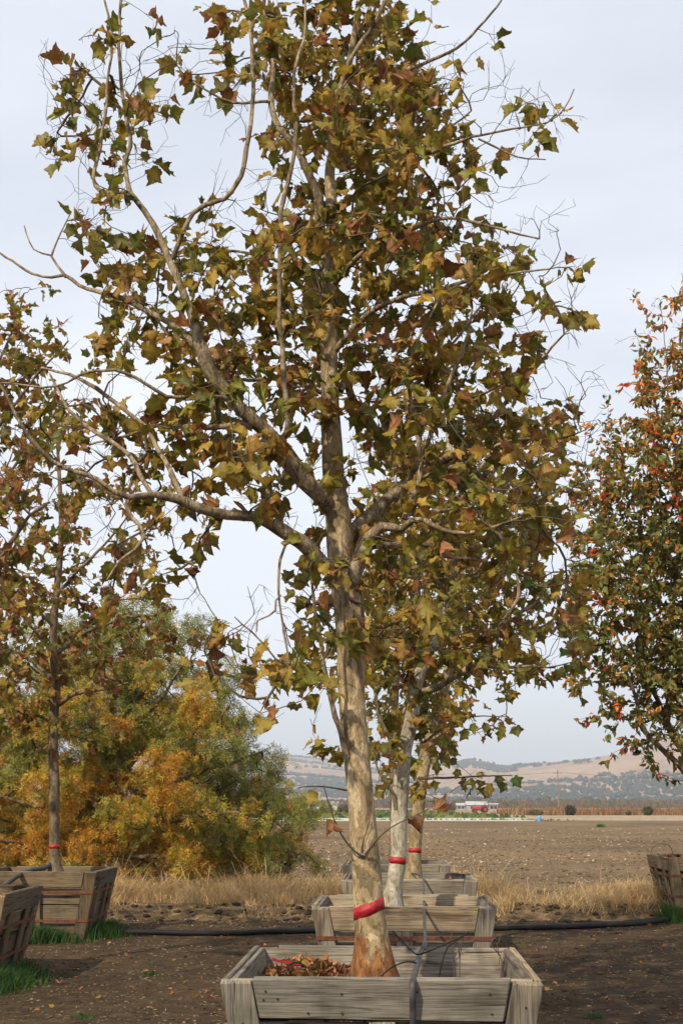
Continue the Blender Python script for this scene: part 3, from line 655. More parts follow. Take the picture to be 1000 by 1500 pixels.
def planter(X, Y, rz, label, group, H=0.8, wt=0.75, wb=0.60, mat=None, nails=False, bands=(0.24, 0.56), soil=0.58):
    mat = mat or M_WOOD
    root = empty('planter_box', (X, Y, 0.0), rz); tag(root, label, 'planter', group)
    T1, T2 = 0.030, 0.036                         # inner shell, outer rails and battens
    W = lambda z: wb + (wt - wb) * z / H          # outer half width at height z
    sl = math.atan((wt - wb) / H); L = H / math.cos(sl)
    def put(name, bm, k, inset, m=mat, vertical=False):
        """outline drawn in the tilted plane of side k: x along the side, z up the slope; y inwards"""
        mt = Matrix.Rotation(k * math.pi / 2, 4, 'Z') @ Matrix.Translation((0, -wb, 0)) @ Matrix.Rotation(sl, 4, 'X') @ Matrix.Translation((0, inset, 0))
        # turn the mesh so its own x axis runs along the grain
        if vertical:
            bm.transform(Matrix.Rotation(math.pi / 2, 4, 'Y')); mt = mt @ Matrix.Rotation(-math.pi / 2, 4, 'Y')
        cs = [v.co.copy() for v in bm.verts]; c = sum(cs, Vector()) / len(cs)
        bm.transform(Matrix.Translation(-c)); mt = mt @ Matrix.Translation(c)
        o = bm_obj(name, bm, m, root); o.matrix_local = mt
        return o
    for k in range(4):
        front = k % 2 == 0
        e = T2 + 0.001 if front else T2 + T1 + 0.003          # shell boards butt against the front and back shells
        nb = 4; hb = (L - 0.006) / nb
        for j in range(nb):
            z0, z1 = j * hb + 0.004 + 0.008 * (j > 0), (j + 1) * hb - 0.003
            a, b = W(z0) - e, W(z1) - e
            put('board', prism(((-a, z0), (a, z0), (b, z1), (-b, z1)), T1), k, T2 + 0.002)
        rh = 0.185; bw = 0.145; es = 0.0 if front else T2 + 0.002
        z0, z1 = L - rh, L + 0.006
        a, b = W(z0) - es - bw - 0.004, W(z1) - es - bw - 0.004
        if not front: a, b = W(z0) - es, W(z1) - es
        rail = put('rail', prism(((-a, z0), (a, z0), (b, z1), (-b, z1)), T2, bev=0.006), k, 0.0)
        for s in (-1, 1):                                        # corner battens follow the taper
            zb, zt = 0.0, (L - 0.008 if front else L - rh - 0.006)
            o0, o1 = W(zb) - es, W(zt) - es; w = bw if front else 0.075
            q = ((s * o0, zb), (s * (o0 - w), zb), (s * (o1 - w), zt), (s * o1, zt)) if s < 0 else ((o0 - w, zb), (o0, zb), (o1, zt), (o1 - w, zt))
            put('batten', prism(q, T2 - 0.002), k, 0.0, M_WOODD if mat is M_WOODD else mat, True)
        for x in ((0.0,) if front else (-0.28, 0.28)):
            put('batten', prism(((x - 0.06, 0.01), (x + 0.06, 0.01), (x + 0.06, L - rh - 0.006), (x - 0.06, L - rh - 0.006)), T2 - 0.003), k, 0.0, mat, True)
        if nails and k == 0:
            me = None
            for x, z in ((-0.53, L - 0.05), (-0.54, L - 0.09), (-0.49, L - 0.085), (-0.2, L - 0.15), (-0.2, L - 0.06), (0.15, L - 0.15), (0.16, L - 0.05), (0.5, L - 0.15), (0.52, L - 0.06), (-0.35, L - 0.15), (0.02, L - 0.24), (-0.66, L - 0.2), (0.66, L - 0.12)):
                bm = bmesh.new(); cyl_bm(bm, 0.0055, 0.006, 'Y', 8); put_ = put('nail', bm, 0, 0.0, M_NAIL)
                put_.matrix_local = Matrix.Translation((0, -wb, 0)) @ Matrix.Rotation(sl, 4, 'X') @ Matrix.Translation((x + rnd(.02), -0.001, z))
    for zb in bands:                                             # rusty steel straps round the outside
        bm = bmesh.new(); hh = 0.016; ring = []
        for z in (zb - hh, zb + hh):
            for d in (0.0025, 0.006):
                w = W(z) + d; ring.append([bm.verts.new((x * w, y * w, z)) for x, y in ((-1, -1), (1, -1), (1, 1), (-1, 1))])
        for i in range(4):
            j = (i + 1) % 4
            for a, b in ((1, 3), (2, 0), (3, 2), (0, 1)): bm.faces.new((ring[a][i], ring[a][j], ring[b][j], ring[b][i]))
        bmesh.ops.recalc_face_normals(bm, faces=bm.faces[:])
        bm_obj('strap', bm, M_RUST, root)
    n = 26; w = W(soil) - 0.0 - T1 - T2 - 0.006; g = np.linspace(-w, w, n); A, B = np.meshgrid(g, g)
    Z = soil + 0.05 * (fbm(A * 5 + X, B * 5 + Y, 0, 131, 4) - 0.5)
    V = np.dstack([A, B, Z]).reshape(-1, 3); i = np.arange(n - 1)[:, None] * n + np.arange(n - 1)[None]
    link('soil', mesh_np('soil', V, np.stack([i, i + 1, i + n + 1, i + n], -1).reshape(-1, 4), M_BOXSOIL, True), root)
    return root
RZ = math.radians(-2.2)
ROW = 'planter boxes in the middle row'
BX = {1: (0.215, 7.29), 2: (0.53, 11.85), 3: (0.77, 15.85), 4: (0.785, 19.75), 'A': (-3.74, 17.65), 'B': (-3.80, 13.35), 'C': (5.42, 20.4)}
planter(*BX[1], RZ, 'nearest planter box, filled with brown leaf litter, at the bottom edge', ROW, nails=True, soil=0.62)
planter(*BX[2], RZ, 'second planter box of the middle row, right behind the nearest one', ROW, wt=0.745)
planter(*BX[3], RZ, 'third planter box of the middle row, holding the tan trunk', ROW)
planter(*BX[4], RZ, 'farthest planter box of the middle row', ROW)
LROW = 'planter boxes in the left row'
planter(*BX['A'], math.radians(-1), 'complete planter box at left with a thin dark trunk in it', LROW, mat=M_WOODD, bands=(0.22, 0.56))
planter(*BX['B'], math.radians(-1), 'planter box cut off by the left edge of the picture', LROW, mat=M_WOODD, bands=(0.22, 0.50))
planter(*BX['C'], math.radians(-1), 'planter box cut off by the right edge under the orange leaved tree', 'planter box of the right row', H=0.87, mat=M_WOODD, bands=(0.33, 0.62), soil=0.72)

# ------------------------------------------------------------------ leaves
def leaf_outline():
    h = [(0.03, 0.02), (0.15, -0.06), (0.24, -0.02), (0.35, -0.01), (0.43, 0.08), (0.41, 0.13), (0.40, 0.20), (0.46, 0.25), (0.47, 0.33), (0.56, 0.36), (0.58, 0.43), (0.68, 0.53), (0.56, 0.54), (0.49, 0.61), (0.44, 0.58), (0.35, 0.58), (0.34, 0.68), (0.26, 0.74), (0.24, 0.82), (0.15, 0.87), (0.12, 0.97)]
    return np.array([(0.0, 0.0)] + h + [(0.0, 1.12)] + [(-x, y) for x, y in reversed(h)])
OUT = leaf_outline()
PAL = {  # centre, edge
    'green': ((0.150, 0.160, 0.026), (0.175, 0.140, 0.026)), 'dark': ((0.090, 0.105, 0.022), (0.130, 0.098, 0.024)),
    'olive': ((0.205, 0.175, 0.030), (0.225, 0.125, 0.030)), 'yellow': ((0.31, 0.235, 0.042), (0.31, 0.160, 0.036)),
    'ochre': ((0.26, 0.170, 0.036), (0.25, 0.105, 0.030)), 'rust': ((0.225, 0.098, 0.030), (0.140, 0.055, 0.022)), 'brown': ((0.34, 0.175, 0.085), (0.23, 0.10, 0.05)),
    'bright': ((0.095, 0.185, 0.04), (0.12, 0.18, 0.035))}
PAL = {k: tuple(tuple(c * f for c, f in zip(q, (1.36, 1.33, 1.2))) for q in v) for k, v in PAL.items()}
def make_leaf(kind, seed):
    r = np.random.default_rng(seed); cc, ce = [np.array(c) for c in PAL[kind]]
    curl = {'brown': 0.75, 'rust': 0.5}.get(kind, 0.42) * r.uniform(0.5, 1.5)
    B = OUT + r.uniform(-0.028, 0.028, OUT.shape); B[:, 0] *= r.uniform(0.8, 1.12)
    V2 = np.vstack([B, [(0, 0.22), (0, 0.62)]]); nb = len(B)
    x, y = V2[:, 0].copy(), V2[:, 1].copy()
    fold = r.uniform(-0.2, 0.95) * (1.25 if kind in ('brown', 'rust') else 1.0)
    z = fold * np.abs(x) + curl * (-1.0 * np.abs(x) ** 1.6 * r.uniform(-0.8, 1.8) - 0.9 * np.abs(y - 0.35) ** 1.6 * np.sign(y - 0.2) * r.uniform(-0.6, 1.5)) + (0.10 + 0.5 * curl) * (vnoise(x * 3.2 + seed, y * 3.2, 0, seed) - 0.5) * (np.abs(x) > 0.01)
    x = x / np.sqrt(1 + fold ** 2 * 0.8) + 0.15 * curl * r.uniform(-1, 1) * y * y
    if kind == 'brown': x = x * r.uniform(0.65, 0.95)
    V = np.stack([x, y, z], -1); Fs = []
    mid = lambda q: nb if B[q][1] < 0.42 else nb + 1
    for i in range(nb):
        j = (i + 1) % nb; a, b = mid(i), mid(j)
        Fs.append((i, j, b))
        if a != b: Fs.append((i, b, a))
    ed = r.uniform(0.3, 1.0); C = np.vstack([np.repeat((cc * (1 - ed) + ce * ed)[None], nb, 0) * r.uniform(0.7, 1.2, (nb, 1)), np.repeat(cc[None], 2, 0) * r.uniform(0.95, 1.25, (2, 1))])
    # petiole
    k = len(V); V = np.vstack([V, [(-0.012, -0.5, 0.05), (0.012, -0.5, 0.05), (0.012, 0.02, 0.0), (-0.012, 0.02, 0.0)]]); Fs += [(k, k + 1, k + 2), (k, k + 2, k + 3)]
    C = np.vstack([C, np.repeat(np.array([(0.16, 0.13, 0.05)]), 4, 0)]); V[:, 1] += 0.5
    return V, np.array(Fs), C
VARS = []
for kd, n in (('green', 4), ('dark', 4), ('olive', 6), ('yellow', 3), ('ochre', 4), ('rust', 4), ('brown', 3), ('bright', 2)):
    for i in range(n): VARS.append((kd, *make_leaf(kd, len(VARS) * 7 + 3)))
KIDX = {k: [i for i, v in enumerate(VARS) if v[0] == k] for k in PAL}
MIX_MAIN = (('green', .21), ('dark', .10), ('olive', .32), ('yellow', .14), ('ochre', .13), ('rust', .06), ('brown', .04))
MIX_BROWN = (('green', .14), ('dark', .14), ('olive', .26), ('yellow', .06), ('ochre', .18), ('rust', .16), ('brown', .06))
MIX_GREEN = (('green', .26), ('dark', .14), ('olive', .30), ('yellow', .11), ('ochre', .11), ('rust', .05), ('brown', .02), ('bright', .01))
ALL_LEAVES = []      # dicts: tree, matrix, variant

def unit(v): return v / (np.linalg.norm(v) + 1e-9)
def leaf_matrix(pos, out, size, r):
    t = unit(r.normal(0, 0.75, 3) + out * 0.55 + np.array((0, 0, -0.65)))
    nrm = r.normal(0, 0.9, 3) + np.array((0, -0.3, 0.65)); nrm = unit(nrm - t * np.dot(nrm, t)); x = np.cross(t, nrm)
    return np.column_stack([x * size * r.uniform(0.68, 1.08), t * size, nrm * size * r.uniform(0.8, 1.6)]), pos

# ------------------------------------------------------------------ trees grown from traced limbs
def grid_targets(rows, x0, y0, Yc, dep, per, leafpx, r, skew=0.0, cell=50):
    """rows of digits -> foliage targets; depth spread follows the width of the crown"""
    out = []
    for j, row in enumerate(rows):
        for i, ch in enumerate(row):
            d = int(ch) / 9.0
            if d <= 0: continue
            n = per * d ** 1.5 * (cell * cell / 2500.0); n = int(n) + (r.uniform() < n % 1)
            for _ in range(n):
                px, py = x0 + (i + r.uniform()) * cell, y0 + (j + r.uniform()) * cell
                Y = Yc + dep * np.clip(r.normal(skew, 0.55), -1.1, 1.2)
                out.append(pix(px, py, Y))
    return out
class Tree:
    def __init__(s, name, base, label, group, seed, twig_mat=None, limb_mat=None):
        s.root = empty(name, base); tag(s.root, label, 'tree', group); s.base = np.array(base, float); s.r = np.random.default_rng(seed)
        s.P, s.T, s.par, s.rad, s.wt = [], [], [], [], []; s.paths = []; s.tm = twig_mat or M_TWIG; s.lm = limb_mat or M_LIMB; s.seed = seed; s.key = label; s.leaves = []
    def limb(s, pts, Y, name='limb', mat=None, nside=10, knob=0.10, twigs=True, flare=None):
        """pts: (px, py, width px, depth offset)"""
        A = []
        for p in pts:
            q = pix(p[0], p[1], Y + p[3]); A.append((*q, p[2] * (1.0 if name == 'trunk' or p[2] > 15 else 0.86) / 2 * axial(q[1], q[2]) / F))
        A = catmull(np.array(A), 0.05 if name == 'limb' else 0.03); P, R = A[:, :3], np.clip(A[:, 3], 0.003, None)
        k = 0.35 * R
        jit = np.stack([fbm(np.arange(len(P)) * 0.16, i * 9.0 + len(s.P) * 0.37, s.seed, 5, 3) - 0.5 for i in range(3)], -1)
        jit = jit + 0.35 * np.stack([fbm(np.arange(len(P)) * 0.5, i * 5.0 + len(s.P) * 0.71, s.seed, 15, 2) - 0.5 for i in range(3)], -1)
        if name != 'trunk': R = 0.92 * R * (1 + 0.22 * np.clip(fbm(np.arange(len(P)) * 0.45, 3.0 + len(s.P) * 0.13, 0, 19, 2) - 0.58, 0, 1) * 3)
        if name != 'trunk': P = P + jit * (k + (0.035 if name == 'limb' else 0.02) * np.minimum(1, np.arange(len(P)) / 8))[:, None]
        V, Q = tube(P - s.base, R, nside, knob, s.seed + len(s.P) % 97)
        if flare:
            z = V[:, 2]; c = P[0] - s.base; f = np.exp(-np.clip(z - c[2], 0, 9) / flare[1]); ang = np.arctan2(V[:, 1] - c[1], V[:, 0] - c[0])
            lob = 1 + flare[0] * f * (1 + 0.45 * np.sin(ang * 3 + 1) + 0.3 * np.sin(ang * 5))
            V[:, 0] = c[0] + (V[:, 0] - c[0]) * np.where(f > 0.02, lob, 1); V[:, 1] = c[1] + (V[:, 1] - c[1]) * np.where(f > 0.02, lob, 1)
        link(name, mesh_np(name, V, quads_to_faces(Q), mat or s.lm, True), s.root)
        if name == 'trunk': s.trunk = (P, R, V, nside)
        if twigs:
            tan = np.gradient(P, axis=0)
            for i in range(0, len(P), 2 if name == 'limb' else 4):
                s.P.append(P[i]); s.T.append(unit(tan[i])); s.rad.append(R[i]); s.par.append(-1); s.wt.append(0)
        return P, R
    def grow(s, targets, bare=0.0, leaf=(2, 5), size=(0.10, 0.15), mix=MIX_MAIN, maxd=9.0, leafy=True, sides=4, r0=0.0021):
        r = s.r; T = np.array(targets); P0 = np.array(s.P)
        d = np.array([np.min(np.linalg.norm(P0 - t, axis=1)) for t in T]); order = np.argsort(d + r.uniform(0, 0.15, len(d)))
        cap = len(s.P) + len(T) * 36; P = np.zeros((cap, 3), np.float32); P[:len(s.P)] = P0; n = len(s.P)
        fat = np.zeros(cap, np.float32); fat[:n] = 0.25 * np.clip(np.array(s.rad) - 0.02, 0, 1)
        start = len(s.paths)
        kinds = [k for k, _ in mix]; pr = np.array([w for _, w in mix]); pr = pr / pr.sum()
        for oi in order:
            t = T[oi]; v = t.astype(np.float32) - P[:n]; dd = np.sqrt(np.einsum('ij,ij->i', v, v))
            pen = dd - 0.12 * np.clip(v[:, 2], -1, 1) + fat[:n]
            a = int(np.argmin(pen)); D = dd[a]
            if D > maxd: continue
            m = max(2, int(D / 0.07)); m = min(m, 25)
            c1 = P[a] + unit(unit(t - P[a]) + 0.8 * s.T[a] + r.normal(0, 0.25, 3)) * D * 0.4
            u = np.linspace(0, 1, m + 1)[:, None]
            Q = (1 - u) ** 2 * P[a] + 2 * u * (1 - u) * c1 + u ** 2 * t
            Q[1:-1] += r.normal(0, 0.010, (m - 1, 3)) * min(1, D * 2)
            ids = [a]
            for i in range(1, m + 1):
                P[n] = Q[i]; s.P.append(Q[i]); s.T.append(unit(Q[i] - Q[i - 1])); s.rad.append(0.0); s.par.append(ids[-1]); s.wt.append(0); ids.append(n); n += 1
            s.wt[ids[-1]] += 1; s.paths.append(ids)
            if leafy and r.uniform() > bare:
                for _ in range(r.integers(leaf[0], leaf[1] + 1)):
                    f = r.uniform(max(0.3, 1 - 0.17 / D), 1) if D > 0.1 else 1.0; pos = Q[min(m, int(f * m + 0.5))] + r.normal(0, 0.008, 3)
                    kd = kinds[r.choice(len(kinds), p=pr)]; var = KIDX[kd][r.integers(len(KIDX[kd]))]
                    sz = r.uniform(*size) * (0.75 if kd == 'brown' else 1) * (0.65 if r.uniform() < 0.15 else 1)
                    M3, p = leaf_matrix(pos, unit(Q[-1] - Q[0]), sz, r)
                    s.leaves.append((M3, p, var))
            elif leafy:
                for _ in range(r.integers(2, 5)):
                    q = int(r.integers(max(1, m // 3), m + 1)); d0 = unit(unit(Q[q] - Q[q - 1]) * 0.7 + r.normal(0, 0.6, 3)) * r.uniform(0.03, 0.12); ids2 = [ids[q]]
                    for e in (Q[q] + d0 * 0.5 + r.normal(0, 0.004, 3), Q[q] + d0):
                        P[n] = e; s.P.append(e); s.T.append(unit(d0)); s.rad.append(0.0); s.par.append(ids2[-1]); s.wt.append(0); ids2.append(n); n += 1
                    s.paths.append(ids2)
            elif not leafy: s.leaves.append((unit(Q[-1] - Q[0]), Q, D))
    def finish_twigs(s, r0=0.0021, sides=4, name='twigs'):
        w = np.array(s.wt, float)
        for i in range(len(w) - 1, -1, -1):
            if s.par[i] >= 0: w[s.par[i]] += w[i]
        parts = []
        for ids in s.paths:
            rr = r0 * np.maximum(w[ids], 0.4) ** 0.48
            if s.rad[ids[0]] > 0: rr[0] = min(s.rad[ids[0]] * 0.8, rr[1] * 1.35)
            else: rr[0] = rr[1]
            rr[-1] *= 0.7
            parts.append(tube(np.array([s.P[i] for i in ids]) - s.base, rr, 6 if rr[1] > 0.008 else sides))
        V, Q = join(parts)
        # caps are degenerate quads: split
        tri = Q[:, 2] == Q[:, 3]; A = np.vstack([Q[~tri][:, [0, 1, 2]], Q[~tri][:, [0, 2, 3]], Q[tri][:, :3]])
        tag(link(name, mesh_np(name, V, A, s.tm, True), s.root), None, None, None, 'stuff')
    def place_leaf(s, px, py, Y, kind, size, tip=(0, 0, -1), nrm=(0, -1, 0.3)):
        p = pix(px, py, Y); t = unit(np.array(tip, float)); n = np.array(nrm, float); n = unit(n - t * np.dot(n, t)); x = np.cross(t, n)
        s.leaves.append((np.column_stack([x * size, t * size, n * size]), p, KIDX[kind][s.r.integers(len(KIDX[kind]))]))
    def tape(s, px, py, hpx, tilt=0.0):
        """a strip of red tape wound on the surface of the trunk"""
        C, Rr, V, n = s.trunk; d = [abs(proj(c)[1] - py) for c in C]; c = C[int(np.argmin(d))]; k = axial(c[1], c[2]) / F; h = hpx / 2 * k
        ax = unit(C[min(len(C) - 1, int(np.argmin(d)) + 3)] - c); out = []
        for j in list(range(n)) + [0, 1]:
            col = V[:len(C) * n].reshape(len(C), n, 3)[:, j]; dirr = unit(col[int(np.argmin(d))] - (c - s.base)); zc = (c - s.base)[2] + tilt * Rr[int(np.argmin(d))] * dirr[0]
            for sg, o in ((-1, .0006), (-1, .0018), (1, .0018), (1, .0006)):
                z = zc + sg * h * (1 + 0.10 * math.sin(j * 1.7 + sg)); p = np.array([np.interp(z, col[:, 2], col[:, q]) for q in range(3)]); out.append(p + dirr * (o + 0.0008 * (j == n)))
        V2 = np.array(out); Q = [(a * 4 + u, (a + 1) * 4 + u, (a + 1) * 4 + (u + 1) % 4, a * 4 + (u + 1) % 4) for a in range(n + 1) for u in range(4)]
        k0 = len(V2); e = V2[(n + 1) * 4 + 1]; f = V2[(n + 1) * 4 + 2]; od = unit(e - (c - s.base)); tg = unit(np.cross(np.array((0, 0, 1.0)), od))
        tail = []
        for u, (a, b) in enumerate(((0.0, 0.0), (0.35, 0.12), (0.6, 0.45), (0.7, 0.9))):
            q = od * (a * h * 0.9 + 0.0015) + tg * b * h * 1.3 - np.array((0, 0, 0.25 * b * h)); tail += [e * (1 - 0.12 * u) + f * 0.12 * u + q, f + q, f + q + od * 0.001, e * (1 - 0.12 * u) + f * 0.12 * u + q + od * 0.001]
        V2 = np.vstack([V2, tail]); Q += [(k0 + a * 4 + u, k0 + (a + 1) * 4 + u, k0 + (a + 1) * 4 + (u + 1) % 4, k0 + a * 4 + (u + 1) % 4) for a in range(3) for u in range(4)]
        link('tape', mesh_np('tape', V2, np.array(Q), M_TAPE, True), s.root)['label'] = 'bright red tape wound round the trunk'

LIMBS_OF = {}
# ---- the nearest sycamore
Y1 = BX[1][1]
t1 = Tree('sycamore_tree', (*pix(547, 1428, Y1)[:2], 0.58), 'largest sycamore, nearest to the viewer, in the litter filled box', 'sycamore trees in boxes', 11)
t1.limb([(548, 1452, 66, 0), (546, 1410, 60, 0), (544, 1370, 50, 0), (540, 1330, 46, 0), (537, 1280, 44, 0), (532, 1215, 41, 0), (526, 1150, 40, 0), (519, 1080, 39, 0), (514, 1010, 39, .02), (513, 940, 42, .03), (510, 880, 46, .04),
         (504, 840, 46, .05), (498, 800, 40, .06), (495, 760, 37, .07), (489, 710, 33, .08), (486, 650, 31, .1), (483, 590, 27, .12), (482, 530, 25, .13), (482, 470, 24, .14), (485, 420, 22, .15), (487, 370, 19, .17),
         (486, 310, 17, .18), (483, 250, 15, .2), (492, 205, 13, .2), (500, 160, 12, .2), (510, 100, 10, .22), (520, 40, 8, .22), (528, -30, 7, .25), (530, -120, 4, .25)], Y1, 'trunk', M_BARK, 18, 0.07, True, (0.32, 0.10))
